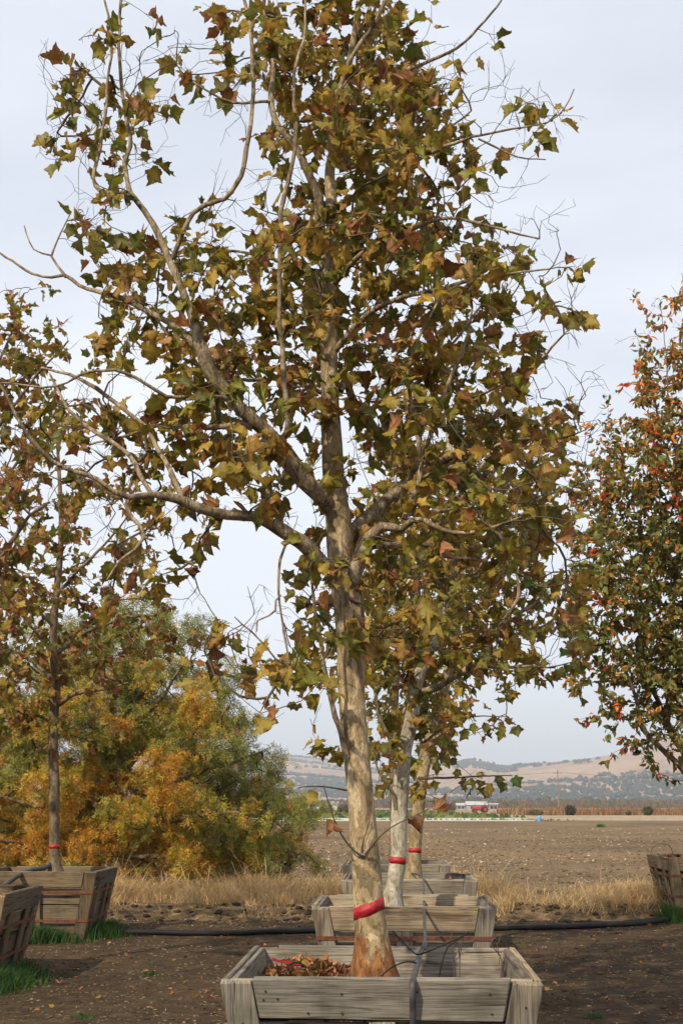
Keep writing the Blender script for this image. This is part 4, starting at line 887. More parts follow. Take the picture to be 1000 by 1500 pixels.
L1 = [
 [(480, 440, 15, .14), (474, 390, 18, .1), (469, 340, 17, .06), (464, 290, 16, .02), (449, 258, 15, 0), (438, 226, 14, -.03), (428, 206, 13, -.05), (410, 186, 12, -.05), (399, 150, 12, -.05), (404, 105, 10, -.05), (400, 65, 9, 0), (389, 30, 8, 0), (386, -30, 6, 0), (380, -100, 4, 0)],
 [(440, 228, 10, -.03), (461, 216, 12, -.1), (479, 198, 12, -.15), (486, 174, 11, -.17), (486, 150, 10, -.2), (497, 130, 9, -.2), (509, 93, 8, -.2), (530, 60, 8, -.22), (557, 18, 8, -.25), (575, -20, 6, -.25), (600, -80, 4, -.2)],
 [(486, 748, 20, .06), (476, 733, 26, .0), (452, 712, 27, -.08), (425, 682, 27, -.15), (404, 652, 26, -.22), (386, 631, 24, -.28), (365, 613, 23, -.33), (348, 596, 22, -.37), (325, 570, 21, -.4), (306, 543, 21, -.43), (295, 515, 20, -.45), (285, 470, 17, -.45), (270, 430, 15, -.45), (256, 398, 14, -.45), (243, 370, 12, -.42),
  (228, 340, 11, -.4), (210, 310, 11, -.38), (190, 285, 10, -.35), (184, 262, 9, -.33), (182, 240, 9, -.32), (193, 215, 8, -.3), (188, 170, 8, -.3), (180, 120, 7, -.3), (176, 60, 6, -.3), (178, 0, 5, -.28), (182, -50, 3, -.25)],
 [(186, 282, 7, -.34), (165, 281, 8, -.3), (148, 280, 8, -.27), (137, 260, 7, -.24), (146, 222, 7, -.22), (152, 185, 6, -.2), (159, 120, 5, -.2), (165, 60, 5, -.2), (154, 0, 4, -.2), (150, -40, 3, -.2)],
 [(252, 380, 10, -.44), (268, 340, 9, -.5), (283, 311, 9, -.53), (300, 299, 9, -.55), (330, 290, 9, -.57), (350, 266, 9, -.6), (362, 230, 9, -.6), (369, 180, 8, -.6), (371, 120, 8, -.6), (370, 60, 7, -.58), (358, 0, 6, -.55), (350, -60, 4, -.5)],
 [(400, 148, 6, -.05), (385, 148, 6, -.1), (345, 150, 5, -.15), (312, 135, 4, -.2), (285, 120, 3, -.25)],
 [(297, 522, 14, -.45), (280, 500, 13, -.4), (255, 480, 12, -.35), (222, 462, 11, -.3), (188, 442, 10, -.25), (150, 430, 9, -.2), (130, 424, 7, -.15), (95, 405, 7, -.1), (76, 407, 5, -.1), (48, 400, 5, -.05), (0, 370, 4, 0), (-30, 355, 3, 0)],
 [(97, 406, 6, -.1), (85, 390, 5, -.08), (75, 374, 4, -.06), (50, 365, 3, -.03), (38, 330, 2, 0)], [(76, 374, 4, -.06), (85, 350, 3, -.04), (104, 312, 2, 0)],
 [(500, 845, 24, .0), (470, 826, 27, -.06), (449, 799, 25, -.14), (425, 784, 22, -.2), (395, 766, 20, -.26), (374, 755, 18, -.32), (350, 757, 17, -.38), (320, 755, 17, -.44), (285, 740, 17, -.5), (260, 729, 16, -.55), (225, 723, 12, -.6), (190, 726, 11, -.66), (168, 719, 10, -.7), (145, 703, 9, -.74), (95, 685, 8, -.8), (65, 665, 8, -.85), (45, 643, 7, -.9), (25, 610, 6, -.92), (8, 575, 5, -.95), (-20, 540, 4, -1.0)],
 [(266, 730, 10, -.53), (262, 717, 10, -.5), (240, 675, 9, -.45), (215, 630, 8, -.4), (165, 590, 8, -.3), (130, 565, 7, -.25), (100, 547, 6, -.2), (60, 535, 4, -.1)],
 [(222, 724, 9, -.6), (208, 700, 9, -.57), (190, 668, 9, -.5), (145, 635, 8, -.4), (118, 615, 7, -.3), (100, 600, 6, -.3), (85, 575, 5, -.25), (72, 545, 4, -.2)],
 [(190, 726, 8, -.66), (184, 740, 8, -.68), (192, 757, 8, -.7), (208, 773, 7, -.72), (213, 787, 7, -.72), (200, 806, 6, -.74), (180, 820, 5, -.75), (160, 850, 4, -.75)],
 [(372, 624, 12, -.3), (345, 622, 11, -.05), (312, 626, 10, .1), (280, 627, 9, .2), (225, 625, 7, .3), (180, 640, 5, .35), (130, 655, 4, .4)],
 [(350, 598, 8, -.37), (325, 583, 7, -.5), (290, 583, 7, -.6), (245, 581, 7, -.7), (222, 565, 7, -.74), (200, 550, 6, -.78), (170, 538, 6, -.8), (140, 540, 5, -.82), (120, 546, 5, -.84), (95, 560, 4, -.85), (60, 566, 4, -.88), (0, 560, 3, -.9)],
 [(410, 650, 13, -.22), (419, 638, 12, -.28), (422, 610, 11, -.33), (417, 565, 10, -.36), (416, 530, 10, -.37), (412, 460, 9, -.4), (411, 400, 9, -.42), (413, 340, 9, -.44), (412, 310, 9, -.45), (420, 280, 9, -.46), (426, 255, 8, -.47), (432, 210, 8, -.48), (431, 165, 7, -.48), (429, 120, 6, -.46), (437, 84, 6, -.45), (446, 58, 5, -.42), (446, 20, 4, -.4), (450, -30, 3, -.4)],
 [(393, 766, 7, -.27), (393, 730, 7, -.25), (392, 700, 6, -.2), (389, 660, 5, -.15), (386, 610, 4, -.1)],
 [(470, 575, 9, .12), (440, 560, 9, 0), (400, 557, 8, -.05), (365, 558, 7, -.1), (330, 548, 5, -.15), (300, 535, 4, -.2)],
 [(496, 575, 14, .14), (505, 560, 15, .3), (520, 590, 14, .45), (535, 600, 12, .55), (560, 590, 10, .65), (600, 570, 8, .7), (640, 530, 6, .75), (680, 480, 5, .8), (720, 430, 4, .8)],
 [(510, 862, 28, .0), (530, 815, 27, -.06), (545, 788, 22, -.1), (562, 772, 16, -.14), (590, 772, 13, -.2), (606, 760, 12, -.25), (622, 760, 10, -.3), (650, 775, 8, -.35), (700, 780, 6, -.4), (760, 760, 4, -.45)],
 [(500, 800, 20, .08), (530, 765, 20, .2), (565, 737, 20, .3), (595, 712, 19, .36), (625, 691, 17, .42), (655, 673, 15, .46), (679, 658, 14, .5), (700, 637, 12, .52), (730, 600, 9, .55), (765, 560, 7, .55), (800, 520, 5, .5), (835, 480, 3, .45)],
 [(592, 760, 11, -.2), (600, 735, 11, -.2), (610, 718, 10, -.2), (619, 685, 9, -.2), (626, 660, 8, -.18), (637, 616, 8, -.15), (652, 574, 7, -.1), (662, 545, 6, -.05), (680, 500, 5, 0), (690, 450, 4, 0)],
 [(578, 742, 11, .25), (600, 703, 11, .1), (616, 672, 10, .0), (610, 625, 8, -.05), (601, 580, 7, -.08), (598, 545, 6, -.1), (610, 500, 5, -.1), (640, 440, 4, -.1)],
 [(608, 704, 8, .1), (655, 686, 8, -.1), (700, 673, 7, -.2), (718, 660, 6, -.25), (750, 645, 5, -.3), (800, 640, 4, -.3)],
 [(596, 753, 9, -.2), (640, 750, 8, 0), (670, 748, 7, .1), (730, 742, 6, .2), (775, 736, 5, .25), (820, 720, 3, .3)],
 [(545, 800, 13, -.08), (580, 799, 12, .1), (625, 799, 11, .2), (655, 813, 8, .25), (700, 820, 5, .3)],
 [(512, 95, 8, .22), (560, 112, 8, .1), (605, 97, 7, .05), (655, 75, 6, 0), (690, 50, 5, -.05), (725, 10, 4, -.1), (738, -10, 3, -.1)],
 [(494, 205, 9, .2), (560, 215, 9, .0), (620, 225, 8, -.1), (660, 212, 7, -.15), (690, 202, 5, -.2), (750, 190, 4, -.2), (800, 182, 3, -.2), (825, 160, 3, -.2), (840, 132, 2, -.2)],
 [(700, 203, 4, -.2), (725, 215, 4, -.18), (760, 230, 3, -.15), (800, 232, 2, -.1)],
 [(487, 420, 10, .15), (520, 380, 10, -.1), (560, 350, 9, -.25), (610, 330, 8, -.4), (660, 320, 6, -.5), (720, 335, 5, -.55), (790, 350, 3, -.55)],
 [(484, 520, 11, .13), (530, 470, 11, .0), (580, 440, 9, -.2), (640, 425, 8, -.35), (700, 410, 6, -.45), (760, 400, 4, -.5), (800, 395, 3, -.5)],
 [(485, 480, 10, .14), (470, 440, 9, .4), (440, 400, 8, .6), (400, 380, 7, .7), (350, 370, 5, .8), (290, 370, 4, .8)],
 [(486, 350, 10, .18), (530, 300, 9, .4), (580, 260, 8, .55), (630, 220, 6, .6), (680, 200, 5, .6)],
 [(492, 210, 9, .2), (540, 170, 8, .3), (590, 130, 7, .4), (640, 120, 5, .4)],
 [(507, 1110, 14, -.06), (499, 1075, 11, -.1), (490, 1050, 10, -.14), (481, 1015, 9, -.18), (475, 977, 8, -.22), (469, 941, 7, -.25), (463, 899, 6, -.28), (460, 860, 5, -.3), (458, 820, 4, -.3)],
 [(478, 998, 6, -.2), (455, 990, 5, -.25), (430, 980, 5, -.3), (405, 965, 4, -.35), (388, 945, 3, -.38), (370, 925, 3, -.4), (345, 905, 2, -.42)],
 [(424, 785, 5, -.2), (410, 820, 5, -.22), (409, 850, 5, -.22), (410, 885, 4, -.23), (418, 925, 4, -.25), (425, 970, 3, -.28)],
 [(411, 872, 4, -.23), (404, 880, 4, -.25), (404, 895, 4, -.27), (395, 903, 3, -.28), (378, 910, 3, -.3), (377, 925, 2, -.3)],
]
for l in L1: t1.limb(l, Y1, 'limb', None, 10 if l[0][2] > 9 else 7)
G1 = ["00001247788810000000", "01423345798851200000", "03423344689984120000", "02442012589984233000", "02432000479985200000", "00110011579984210000", "00340335678885421000", "00366567788876542000", "00055677888876542000", "00066677788776543000", "00020577678776542000", "01322566556777643100", "13566676434777754100", "12455555532566654100", "11345334332445554100", "00123300155544444100", "00134300055533332000", "00012101255521122000", "00000022455511123000", "00000255531000000000", "00000123320000000000"]
tg = grid_targets(G1, 0, 0, Y1 + 0.02, 0.95, 6.9, 40, t1.r, 0.22)
tg += grid_targets(["000002477888200", "000000135664100", "000000013320000"], 0, -150, Y1 + 0.1, 0.9, 7, 40, t1.r, 0.1)
t1.grow(tg, 0.04, (4, 8), (0.060, 0.128), MIX_MAIN)
bt = grid_targets([''.join('3' if c != '0' else '0' for i, c in enumerate(g)) for g in G1[1:20]], 0, 50, Y1, 0.9, 19, 40, t1.r, 0.0)
t1.grow(bt, 1.0)
# water sprouts low on the trunk, with single leaves
tw = Tree.limb
t1.limb([(533, 1256, 6, -.08), (518, 1246, 3.2, -.1), (500, 1222, 2.6, -.12), (487, 1190, 2.2, -.14), (474, 1150, 1.6, -.15)], Y1, 'sprout', M_DARKTWIG, 6, 0.0, False)
t1.limb([(534, 1252, 5, -.1), (548, 1235, 3, -.14), (565, 1218, 2.6, -.18), (590, 1203, 2.4, -.2), (628, 1184, 1.6, -.2)], Y1, 'sprout', M_TWIG, 6, 0.0, False)
t1.limb([(530, 1250, 5, -.1), (532, 1232, 2.6, -.12), (536, 1220, 2.2, -.12), (542, 1203, 1.4, -.12)], Y1, 'sprout', M_DARKTWIG, 6, 0.0, False)
t1.limb([(508, 1158, 4, -.05), (480, 1153, 3, -.1), (455, 1152, 2.6, -.12), (438, 1154, 1.6, -.14)], Y1, 'sprout', M_DARKTWIG, 6, 0.0, False)
t1.place_leaf(482, 1188, Y1 - .14, 'brown', 0.085, (-.25, 0.1, -1), (1, -.5, .1)); t1.place_leaf(590, 1196, Y1 - .2, 'rust', 0.095, (.5, -.5, -.5), (0.3, -.5, 1))
t1.place_leaf(625, 1180, Y1 - .2, 'brown', 0.095, (.4, 0.3, -.2), (.2, -.5, 1)); t1.place_leaf(463, 1150, Y1 - .13, 'olive', 0.075, (-.3, -.2, -.8), (0, -1, .3)); t1.place_leaf(440, 1152, Y1 - .14, 'green', 0.07, (-.9, 0, .1), (0, -.6, 1))
t1.tape(538, 1334, 17, 0.36)
t1.finish_twigs(0.00175)

# ---- second and third sycamores behind it
Y2, Y3, Y4 = BX[2][1], BX[3][1], BX[4][1]
t2 = Tree('sycamore_tree', (*pix(575, 1322, Y2)[:2], 0.56), 'pale grey trunked sycamore in the second box of the middle row', 'sycamore trees in boxes', 22)
t2.limb([(571, 1332, 34, 0), (575, 1310, 26, 0), (582, 1260, 24, 0), (584, 1200, 24, 0), (587, 1150, 24, 0), (592, 1100, 22, 0), (603, 1050, 20, 0), (612, 990, 19, .05), (628, 950, 19, .1), (645, 920, 18, .1), (655, 880, 16, .1), (660, 830, 14, .1), (662, 760, 12, .1), (660, 690, 10, .1), (655, 620, 8, .1), (650, 560, 5, .1), (648, 500, 3, .1)], Y2, 'trunk', M_BARKG, 14, 0.09, True, (0.3, 0.1))
for l in ([(618, 1015, 14, 0), (643, 1005, 13, -.2), (670, 990, 12, -.35), (690, 974, 12, -.45), (705, 973, 9, -.5), (718, 942, 8, -.55), (736, 912, 7, -.6), (757, 879, 6, -.65), (756, 845, 5, -.65), (754, 800, 4, -.65), (758, 745, 3, -.65)],
          [(703, 975, 7, -.5), (740, 977, 6, -.6), (772, 974, 5, -.65), (814, 976, 3, -.7)], [(645, 918, 10, .1), (680, 905, 9, .3), (720, 900, 8, .4), (770, 890, 6, .5), (795, 865, 5, .5), (790, 840, 3, .5)],
          [(590, 1120, 10, 0), (577, 1090, 8, -.1), (560, 1060, 7, -.2), (548, 1020, 6, -.3), (540, 970, 4, -.3)], [(656, 870, 9, .1), (620, 830, 8, -.2), (590, 790, 6, -.4), (570, 740, 4, -.5)], [(660, 800, 9, .1), (710, 760, 8, .3), (760, 730, 6, .4), (820, 700, 4, .5)],
          [(660, 740, 8, .1), (700, 690, 7, -.3), (740, 640, 5, -.4), (770, 600, 3, -.5)], [(608, 1010, 10, .05), (575, 985, 9, .3), (555, 960, 7, .5), (540, 920, 5, .6)], [(580, 1185, 9, -.05), (574, 1160, 7, -.1), (562, 1142, 6, -.16), (552, 1125, 4, -.2), (548, 1100, 3, -.25)]):
    t2.limb(l, Y2, 'limb', None, 8)
G2 = ["001210000", "012332100", "023444310", "024555420", "025666541", "035677642", "035676531", "035664431", "035664441", "035653341", "125421100", "224411000", "002111000"]
t2.grow(grid_targets(G2, 450, 500, Y2, 1.15, 14.0, 24, t2.r, 0.05), 0.05, (4, 9), (0.085, 0.13), MIX_GREEN)
t2.grow(grid_targets([g.replace('6', '4').replace('5', '4') for g in G2], 450, 500, Y2, 1.2, 11.0, 24, t2.r), 1.0)
# the loose low branchlets reaching right
t2.limb([(612, 1140, 6, -.1), (660, 1140, 3.5, -.3), (700, 1137, 3, -.4), (750, 1136, 1.6, -.5)], Y2, 'sprout', M_TWIG, 6, 0, False)
t2.limb([(618, 1090, 6, 0), (650, 1066, 4, -.2), (690, 1050, 3, -.3), (745, 1050, 1.6, -.4)], Y2, 'sprout', M_TWIG, 6, 0, False)
for px, py, k in ((682, 1135, 'green'), (706, 1136, 'olive'), (728, 1128, 'dark'), (745, 1132, 'bright'), (742, 1140, 'dark'), (715, 1140, 'yellow'), (672, 1120, 'olive'), (690, 1052, 'green'), (712, 1052, 'dark'), (738, 1060, 'green'), (752, 1056, 'dark'), (690, 1062, 'green'), (655, 1108, 'dark'), (640, 1110, 'green')):
    t2.place_leaf(px, py, Y2 - .35, k, t2.r.uniform(.07, .11), (t2.r.normal(0, .5), t2.r.normal(0, .3), -1), (t2.r.normal(0, .5), -1, .4))
t2.tape(580.5, 1260, 9.5, -0.10); t2.finish_twigs(0.0021)
t3 = Tree('sycamore_tree', (*pix(606, 1278, Y3)[:2], 0.56), 'leaning tan trunked sycamore in the third box of the middle row', 'sycamore trees in boxes', 33)
t3.limb([(604, 1292, 26, 0), (606, 1270, 20, 0), (608, 1240, 18, 0), (612, 1190, 18, 0), (616, 1150, 18, 0), (623, 1110, 20, 0), (633, 1070, 20, 0), (642, 1035, 17, 0), (652, 1000, 15, 0), (662, 950, 14, 0), (670, 900, 13, 0), (674, 840, 11, 0), (676, 780, 8, 0), (676, 710, 5, 0), (678, 640, 3, 0)], Y3, 'trunk', M_BARKT, 14, 0.09, True, (0.3, 0.1))
for l in ([(640, 1040, 9, 0), (620, 1000, 8, -.3), (600, 960, 6, -.5), (580, 900, 4, -.6)], [(655, 990, 9, 0), (690, 950, 8, .3), (730, 920, 6, .4), (770, 900, 4, .5)], [(668, 910, 8, 0), (640, 860, 7, .4), (610, 810, 5, .6)], [(672, 870, 8, 0), (710, 820, 7, -.4), (750, 780, 4, -.6)], [(628, 1090, 8, 0), (650, 1070, 6, -.2), (665, 1045, 4, -.3)]):
    t3.limb(l, Y3, 'limb', None, 7)
G3 = ["000010000", "001232100", "012343200", "023444300", "034555410", "035665420", "035665420", "035664310", "034553210", "023442000", "013420000", "002310000"]
t3.grow(grid_targets(G3, 450, 580, Y3, 1.2, 20.0, 18, t3.r), 0.05, (4, 7), (0.085, 0.13), MIX_GREEN)
t3.tape(607, 1243, 6.5, -0.05); t3.finish_twigs(0.0023)
t4 = Tree('sycamore_tree', (*pix(576, 1262, Y4)[:2], 0.56), 'farthest sycamore of the middle row, hidden behind the pale grey trunk', 'sycamore trees in boxes', 44)
t4.limb([(576, 1268, 22, 0), (577, 1250, 14, 0), (577, 1200, 13, 0), (576, 1140, 13, 0), (575, 1090, 12, 0), (578, 1030, 11, 0), (582, 960, 9, 0), (585, 880, 7, 0), (590, 800, 4, 0), (592, 740, 3, 0)], Y4, 'trunk', M_BARKD, 10, 0.09, True, (0.3, 0.1))
for l in ([(576, 1060, 6, 0), (610, 1000, 5, .3), (650, 950, 3, .5)], [(580, 1000, 6, 0), (545, 950, 5, -.3), (520, 900, 3, -.5)], [(584, 930, 5, 0), (630, 870, 4, -.4), (660, 820, 3, -.5)]): t4.limb(l, Y4, 'limb', None, 6)
G4 = ["00121000", "01343100", "02454200", "03454300", "03554300", "03543200", "02432000", "01310000"]
t4.grow(grid_targets(G4, 430, 720, Y4, 1.2, 22.0, 14, t4.r), 0.05, (4, 7), (0.085, 0.13), MIX_GREEN)
t4.tape(576, 1230, 5, 0); t4.finish_twigs(0.0025)

# ---- the left row
YA, YB = BX['A'][1], BX['B'][1]
tA = Tree('sycamore_tree', (*pix(80, 1270, YA)[:2], 0.56), 'thin dark trunked sycamore in the complete left box', 'sycamore trees in boxes', 55)
tA.limb([(80, 1280, 24, 0), (80, 1262, 17, 0), (80, 1240, 15, 0), (80, 1150, 15, 0), (78, 1090, 14, 0), (80, 1040, 14, 0), (83, 1000, 13, 0), (78, 950, 12, 0), (80, 900, 11, 0), (86, 840, 10, 0), (90, 780, 8, 0), (88, 710, 6, 0), (84, 640, 4, 0), (80, 560, 3, 0)], YA, 'trunk', M_BARKD, 12, 0.10, True, (0.32, 0.10))
for l in ([(82, 1035, 8, 0), (110, 1018, 7, -.3), (145, 1010, 5, -.5), (190, 1000, 3, -.6)], [(80, 1000, 8, 0), (50, 970, 7, .3), (10, 950, 5, .5), (-40, 930, 3, .6)], [(80, 960, 8, 0), (120, 930, 7, .3), (170, 910, 5, .5), (230, 900, 3, .6)],
          [(82, 920, 7, 0), (40, 880, 6, -.3), (0, 850, 5, -.5), (-50, 810, 3, -.6)], [(85, 870, 7, 0), (120, 830, 6, -.3), (160, 790, 4, -.4), (200, 740, 2.5, -.5)], [(88, 810, 6, 0), (60, 770, 5, .3), (25, 730, 4, .5), (5, 680, 2.5, .6)], [(80, 1060, 6, 0), (45, 1045, 5, -.3), (10, 1050, 3, -.5)]):
    tA.limb(l, YA, 'limb', M_BARKD, 7)
GA = ["01110000", "12221000", "23332100", "34444311", "45455421", "45455530", "45466541", "46777653", "46777642", "35653200", "23332100"]
tA.grow(grid_targets(GA, -100, 550, YA, 1.35, 14, 16, tA.r), 0.06, (6, 11), (0.075, 0.135), MIX_BROWN)
tA.grow(grid_targets([g.replace('7', '5') for g in GA], -100, 550, YA, 1.35, 8.0, 16, tA.r), 1.0)
tA.tape(80, 1242, 5.5, 0); tA.finish_twigs(0.0023)
tB = Tree('sycamore_tree', (*pix(-56, 1300, YB)[:2], 0.56), 'sycamore reaching in from the left edge above the cut off box', 'sycamore trees in boxes', 66)
tB.limb([(-56, 1315, 28, 0), (-56, 1280, 20, 0), (-58, 1150, 18, 0), (-60, 1020, 17, 0), (-56, 900, 15, 0), (-52, 800, 13, 0), (-48, 700, 10, 0), (-44, 600, 8, 0), (-40, 500, 5, 0), (-38, 420, 3, 0)], YB, 'trunk', M_BARKD, 12, 0.10, True, (0.32, 0.10))
for l in ([(-56, 880, 9, 0), (-20, 840, 9, -.2), (5, 812, 8, -.3), (25, 780, 7, -.35), (42, 757, 6, -.4), (72, 737, 4, -.45)], [(-54, 800, 8, 0), (-20, 740, 7, .2), (15, 690, 5, .3), (50, 640, 4, .4)], [(-50, 720, 8, 0), (-10, 640, 7, -.3), (30, 580, 5, -.4), (70, 530, 4, -.5), (100, 500, 3, -.5)],
          [(-46, 620, 7, 0), (-10, 550, 5, .2), (20, 480, 4, .3), (35, 430, 3, .3)], [(-56, 850, 8, 0), (-30, 860, 7, -.3), (5, 880, 6, -.5), (35, 905, 5, -.6), (60, 935, 4, -.6)], [(-50, 760, 8, 0), (-90, 700, 6, .2), (-130, 650, 4, .3)], [(-58, 900, 8, 0), (-100, 850, 6, -.2), (-150, 800, 4, -.3)]):
    tB.limb(l, YB, 'limb', M_BARKD, 7)
GB = ["123100", "356420", "466520", "466531", "465421", "556421", "565210", "565200", "566300", "466300", "344100"]
tB.grow(grid_targets(GB, -110, 410, YB, 1.2, 14, 22, tB.r), 0.06, (5, 9), (0.08, 0.13), MIX_BROWN)
tB.grow(grid_targets([g.replace('6', '4') for g in GB], -110, 410, YB, 1.2, 8.0, 22, tB.r), 1.0); tB.finish_twigs(0.0022)

# ---- leaves: the largest in view are single pieces, the rest one mass for each tree
LEAF_ME = [mesh_np('leaf', V, Fa, M_LEAF, True, C) for (_, V, Fa, C) in VARS]
def build_leaves(trees):
    cell = {}
    rec = []
    for ti, t in enumerate(trees):
        for li, (M3, p, v) in enumerate(t.leaves):
            c = p + M3 @ np.array((0, 0.95, 0)); x, y, d = proj(c); s = np.linalg.norm(M3[:, 0])
            if -10 < x < 1010 and -10 < y < 1510:
                view = unit(c - np.array((0, 0, CAMZ))); face = abs(np.dot(M3[:, 2] / s, view))
                rec.append((ti, li, x, y, d, s / d * math.sqrt(0.15 + face))); cell.setdefault((int(x // 18), int(y // 18)), []).append(d)
    for k in cell: cell[k].sort()
    best = {}
    for ti, li, x, y, d, a in rec:
        ds = cell[(int(x // 18), int(y // 18))]; rank = sum(1 for q in ds if q < d - 0.02)
        best.setdefault(ti, []).append((a * (1.0 if rank == 0 else 0.75 if rank == 1 else 0.4), li))
    for ti, t in enumerate(trees):
        top = set(li for _, li in sorted(best.get(ti, []), reverse=True)[:300]) if t is not t4 else set()
        Vs, Fs, Cs, o = [], [], [], 0
        for li, (M3, p, v) in enumerate(t.leaves):
            if li in top:
                ob = link('leaf', LEAF_ME[v], t.root); m = Matrix(M3.tolist()).to_4x4(); m.translation = Vector(p - t.base); ob.matrix_local = m
            else:
                _, V, Fa, C = VARS[v]; Vs.append(V @ M3.T + (p - t.base)); Fs.append(Fa + o); Cs.append(C * t.r.uniform(0.8, 1.15)); o += len(V)
        if Vs: tag(link('crown', mesh_np('crown', np.vstack(Vs), np.vstack(Fs), M_LEAF, True, np.vstack(Cs)), t.root), None, None, None, 'stuff')
        print(t.key, 'leaves', len(t.leaves), 'twigs', len(t.paths))
build_leaves([t1, t2, t3, t4, tA, tB])

# ---- the orange tree at the right edge
YC = BX['C'][1]
tC = Tree('pear_tree', (*pix(1020, 1240, YC)[:2], 0.70), 'tree with small orange, red and green leaves at the right edge', None, 77, M_DARKTWIG, M_BARKD)
tC.limb([(1020, 1250, 24, 0), (1020, 1220, 18, 0), (1018, 1180, 17, 0), (1014, 1145, 17, 0), (1012, 1100, 15, .1), (1012, 1000, 13, .1), (1010, 900, 12, .1), (1008, 800, 10, .1), (1006, 700, 8, .1), (1004, 600, 5, .1), (1000, 500, 3, .1), (1003, 440, 1.5, .1), (998, 400, .8, .1)], YC, 'trunk', M_BARKD, 12, 0.1, True, (0.3, 0.1))
for l in ([(1015, 1150, 12, 0), (1000, 1130, 12, -.2), (970, 1100, 10, -.35), (945, 1073, 9, -.5), (935, 1050, 8, -.55), (930, 1020, 6, -.6), (915, 980, 5, -.6), (890, 940, 3, -.6)], [(1012, 1115, 11, .1), (1000, 1101, 11, 0), (982, 1073, 10, -.1), (968, 1036, 9, -.2), (955, 1010, 8, -.25), (938, 983, 7, -.3), (920, 960, 5, -.3), (903, 930, 4, -.3), (895, 880, 3, -.3)],
          [(1012, 1000, 8, .1), (980, 940, 7, .3), (950, 880, 6, .4), (910, 820, 4, .5), (870, 760, 3, .5)], [(1010, 900, 8, .1), (980, 820, 6, -.3), (950, 760, 5, -.4), (910, 700, 3, -.5)], [(1008, 800, 7, .1), (985, 700, 5, .3), (965, 620, 4, .4), (950, 540, 3, .4)], [(1008, 740, 6, .1), (980, 620, 4, -.2), (975, 520, 2, -.3), (966, 440, 1, -.3)],
          [(1012, 950, 8, .1), (1050, 860, 6, .2), (1090, 780, 4, .2)], [(1012, 1050, 8, .1), (1060, 990, 6, -.2), (1110, 930, 4, -.2)], [(1005, 650, 5, .1), (1040, 560, 4, .1), (1060, 460, 3, .1)]):
    tC.limb(l, YC, 'limb', M_BARKD, 7)
GC = ["0000121000", "0001344200", "0002455310", "0004666420", "0016777530", "0147888642", "0368899753", "1579999764", "1679999875", "1679999875", "1679999875", "1679999875", "0479999864", "0246766542", "0124543320", "0012221000"]
gc = grid_targets([g[1:] for g in GC], 830, 350, YC, 1.7, 42, 8, tC.r)
tC.grow(gc, 0.0, leafy=False)
tC.grow(grid_targets(["0032", "0243", "1443", "2330", "2200"], 900, 345, YC, 0.6, 22, 8, tC.r), 1.0, leafy=True)
def ovate(r, fold):
    V = np.array([(0, 0, 0), (0.22, 0.28, fold), (0.25, 0.55, fold), (0, 1, -fold), (-0.25, 0.55, fold), (-0.22, 0.28, fold), (0, 0.5, 0)], float)
    return V, np.array([(0, 1, 6), (1, 2, 6), (2, 3, 6), (3, 4, 6), (4, 5, 6), (5, 0, 6)])
def simple_leaves(t, per, size, colour, out=0.5):
    r = t.r; base, Fa = ovate(r, 0.08); Vs, Cs, n = [], [], 0
    for dirv, Q, D in t.leaves:
        for _ in range(r.integers(per[0], per[1] + 1)):
            f = r.uniform(0.35, 1) if D > 0.2 else r.uniform(0, 1); p = Q[min(len(Q) - 1, int(f * len(Q)))] + r.normal(0, 0.025, 3)
            M3, p = leaf_matrix(p, dirv, r.uniform(*size), r); b = base.copy(); b[:, 2] *= r.uniform(-1.5, 2.5)
            Vs.append(b @ M3.T + (p - t.base)); c = colour(p, r); Cs.append(np.repeat(c[None] * 1.6, 7, 0)); n += 1
    Fs = (Fa[None] + (np.arange(n) * 7)[:, None, None]).reshape(-1, 3)
    tag(link('crown', mesh_np('crown', np.vstack(Vs), Fs, M_SMALL, True, np.vstack(Cs)), t.root), None, None, None, 'stuff')
    print(t.key, n)
def pear_col(p, r):
    x, y, d = proj(p); hot = vnoise(p[0] * 2.4, p[1] * 2.4, p[2] * 2.4, 141); top = np.clip((760 - y) / 300, 0, 1); edge = np.clip((880 - x) / 60, 0, 1)
    u = r.uniform()
    if hot > 0.80 and u < 0.6: return np.array((0.46, 0.085, 0.03)) * r.uniform(0.7, 1.2)
    if u < 0.07 + 0.38 * top + 0.20 * edge + 0.22 * (hot > 0.68): return np.array((0.40, 0.155, 0.03)) * r.uniform(0.6, 1.25)
    if u < 0.36 + 0.4 * top: return np.array((0.175, 0.115, 0.025)) * r.uniform(0.6, 1.2)
    return np.array((0.098, 0.108, 0.026)) * r.uniform(0.6, 1.5)
simple_leaves(tC, (10, 17), (0.085, 0.15), pear_col); tC.finish_twigs(0.0025, 4)

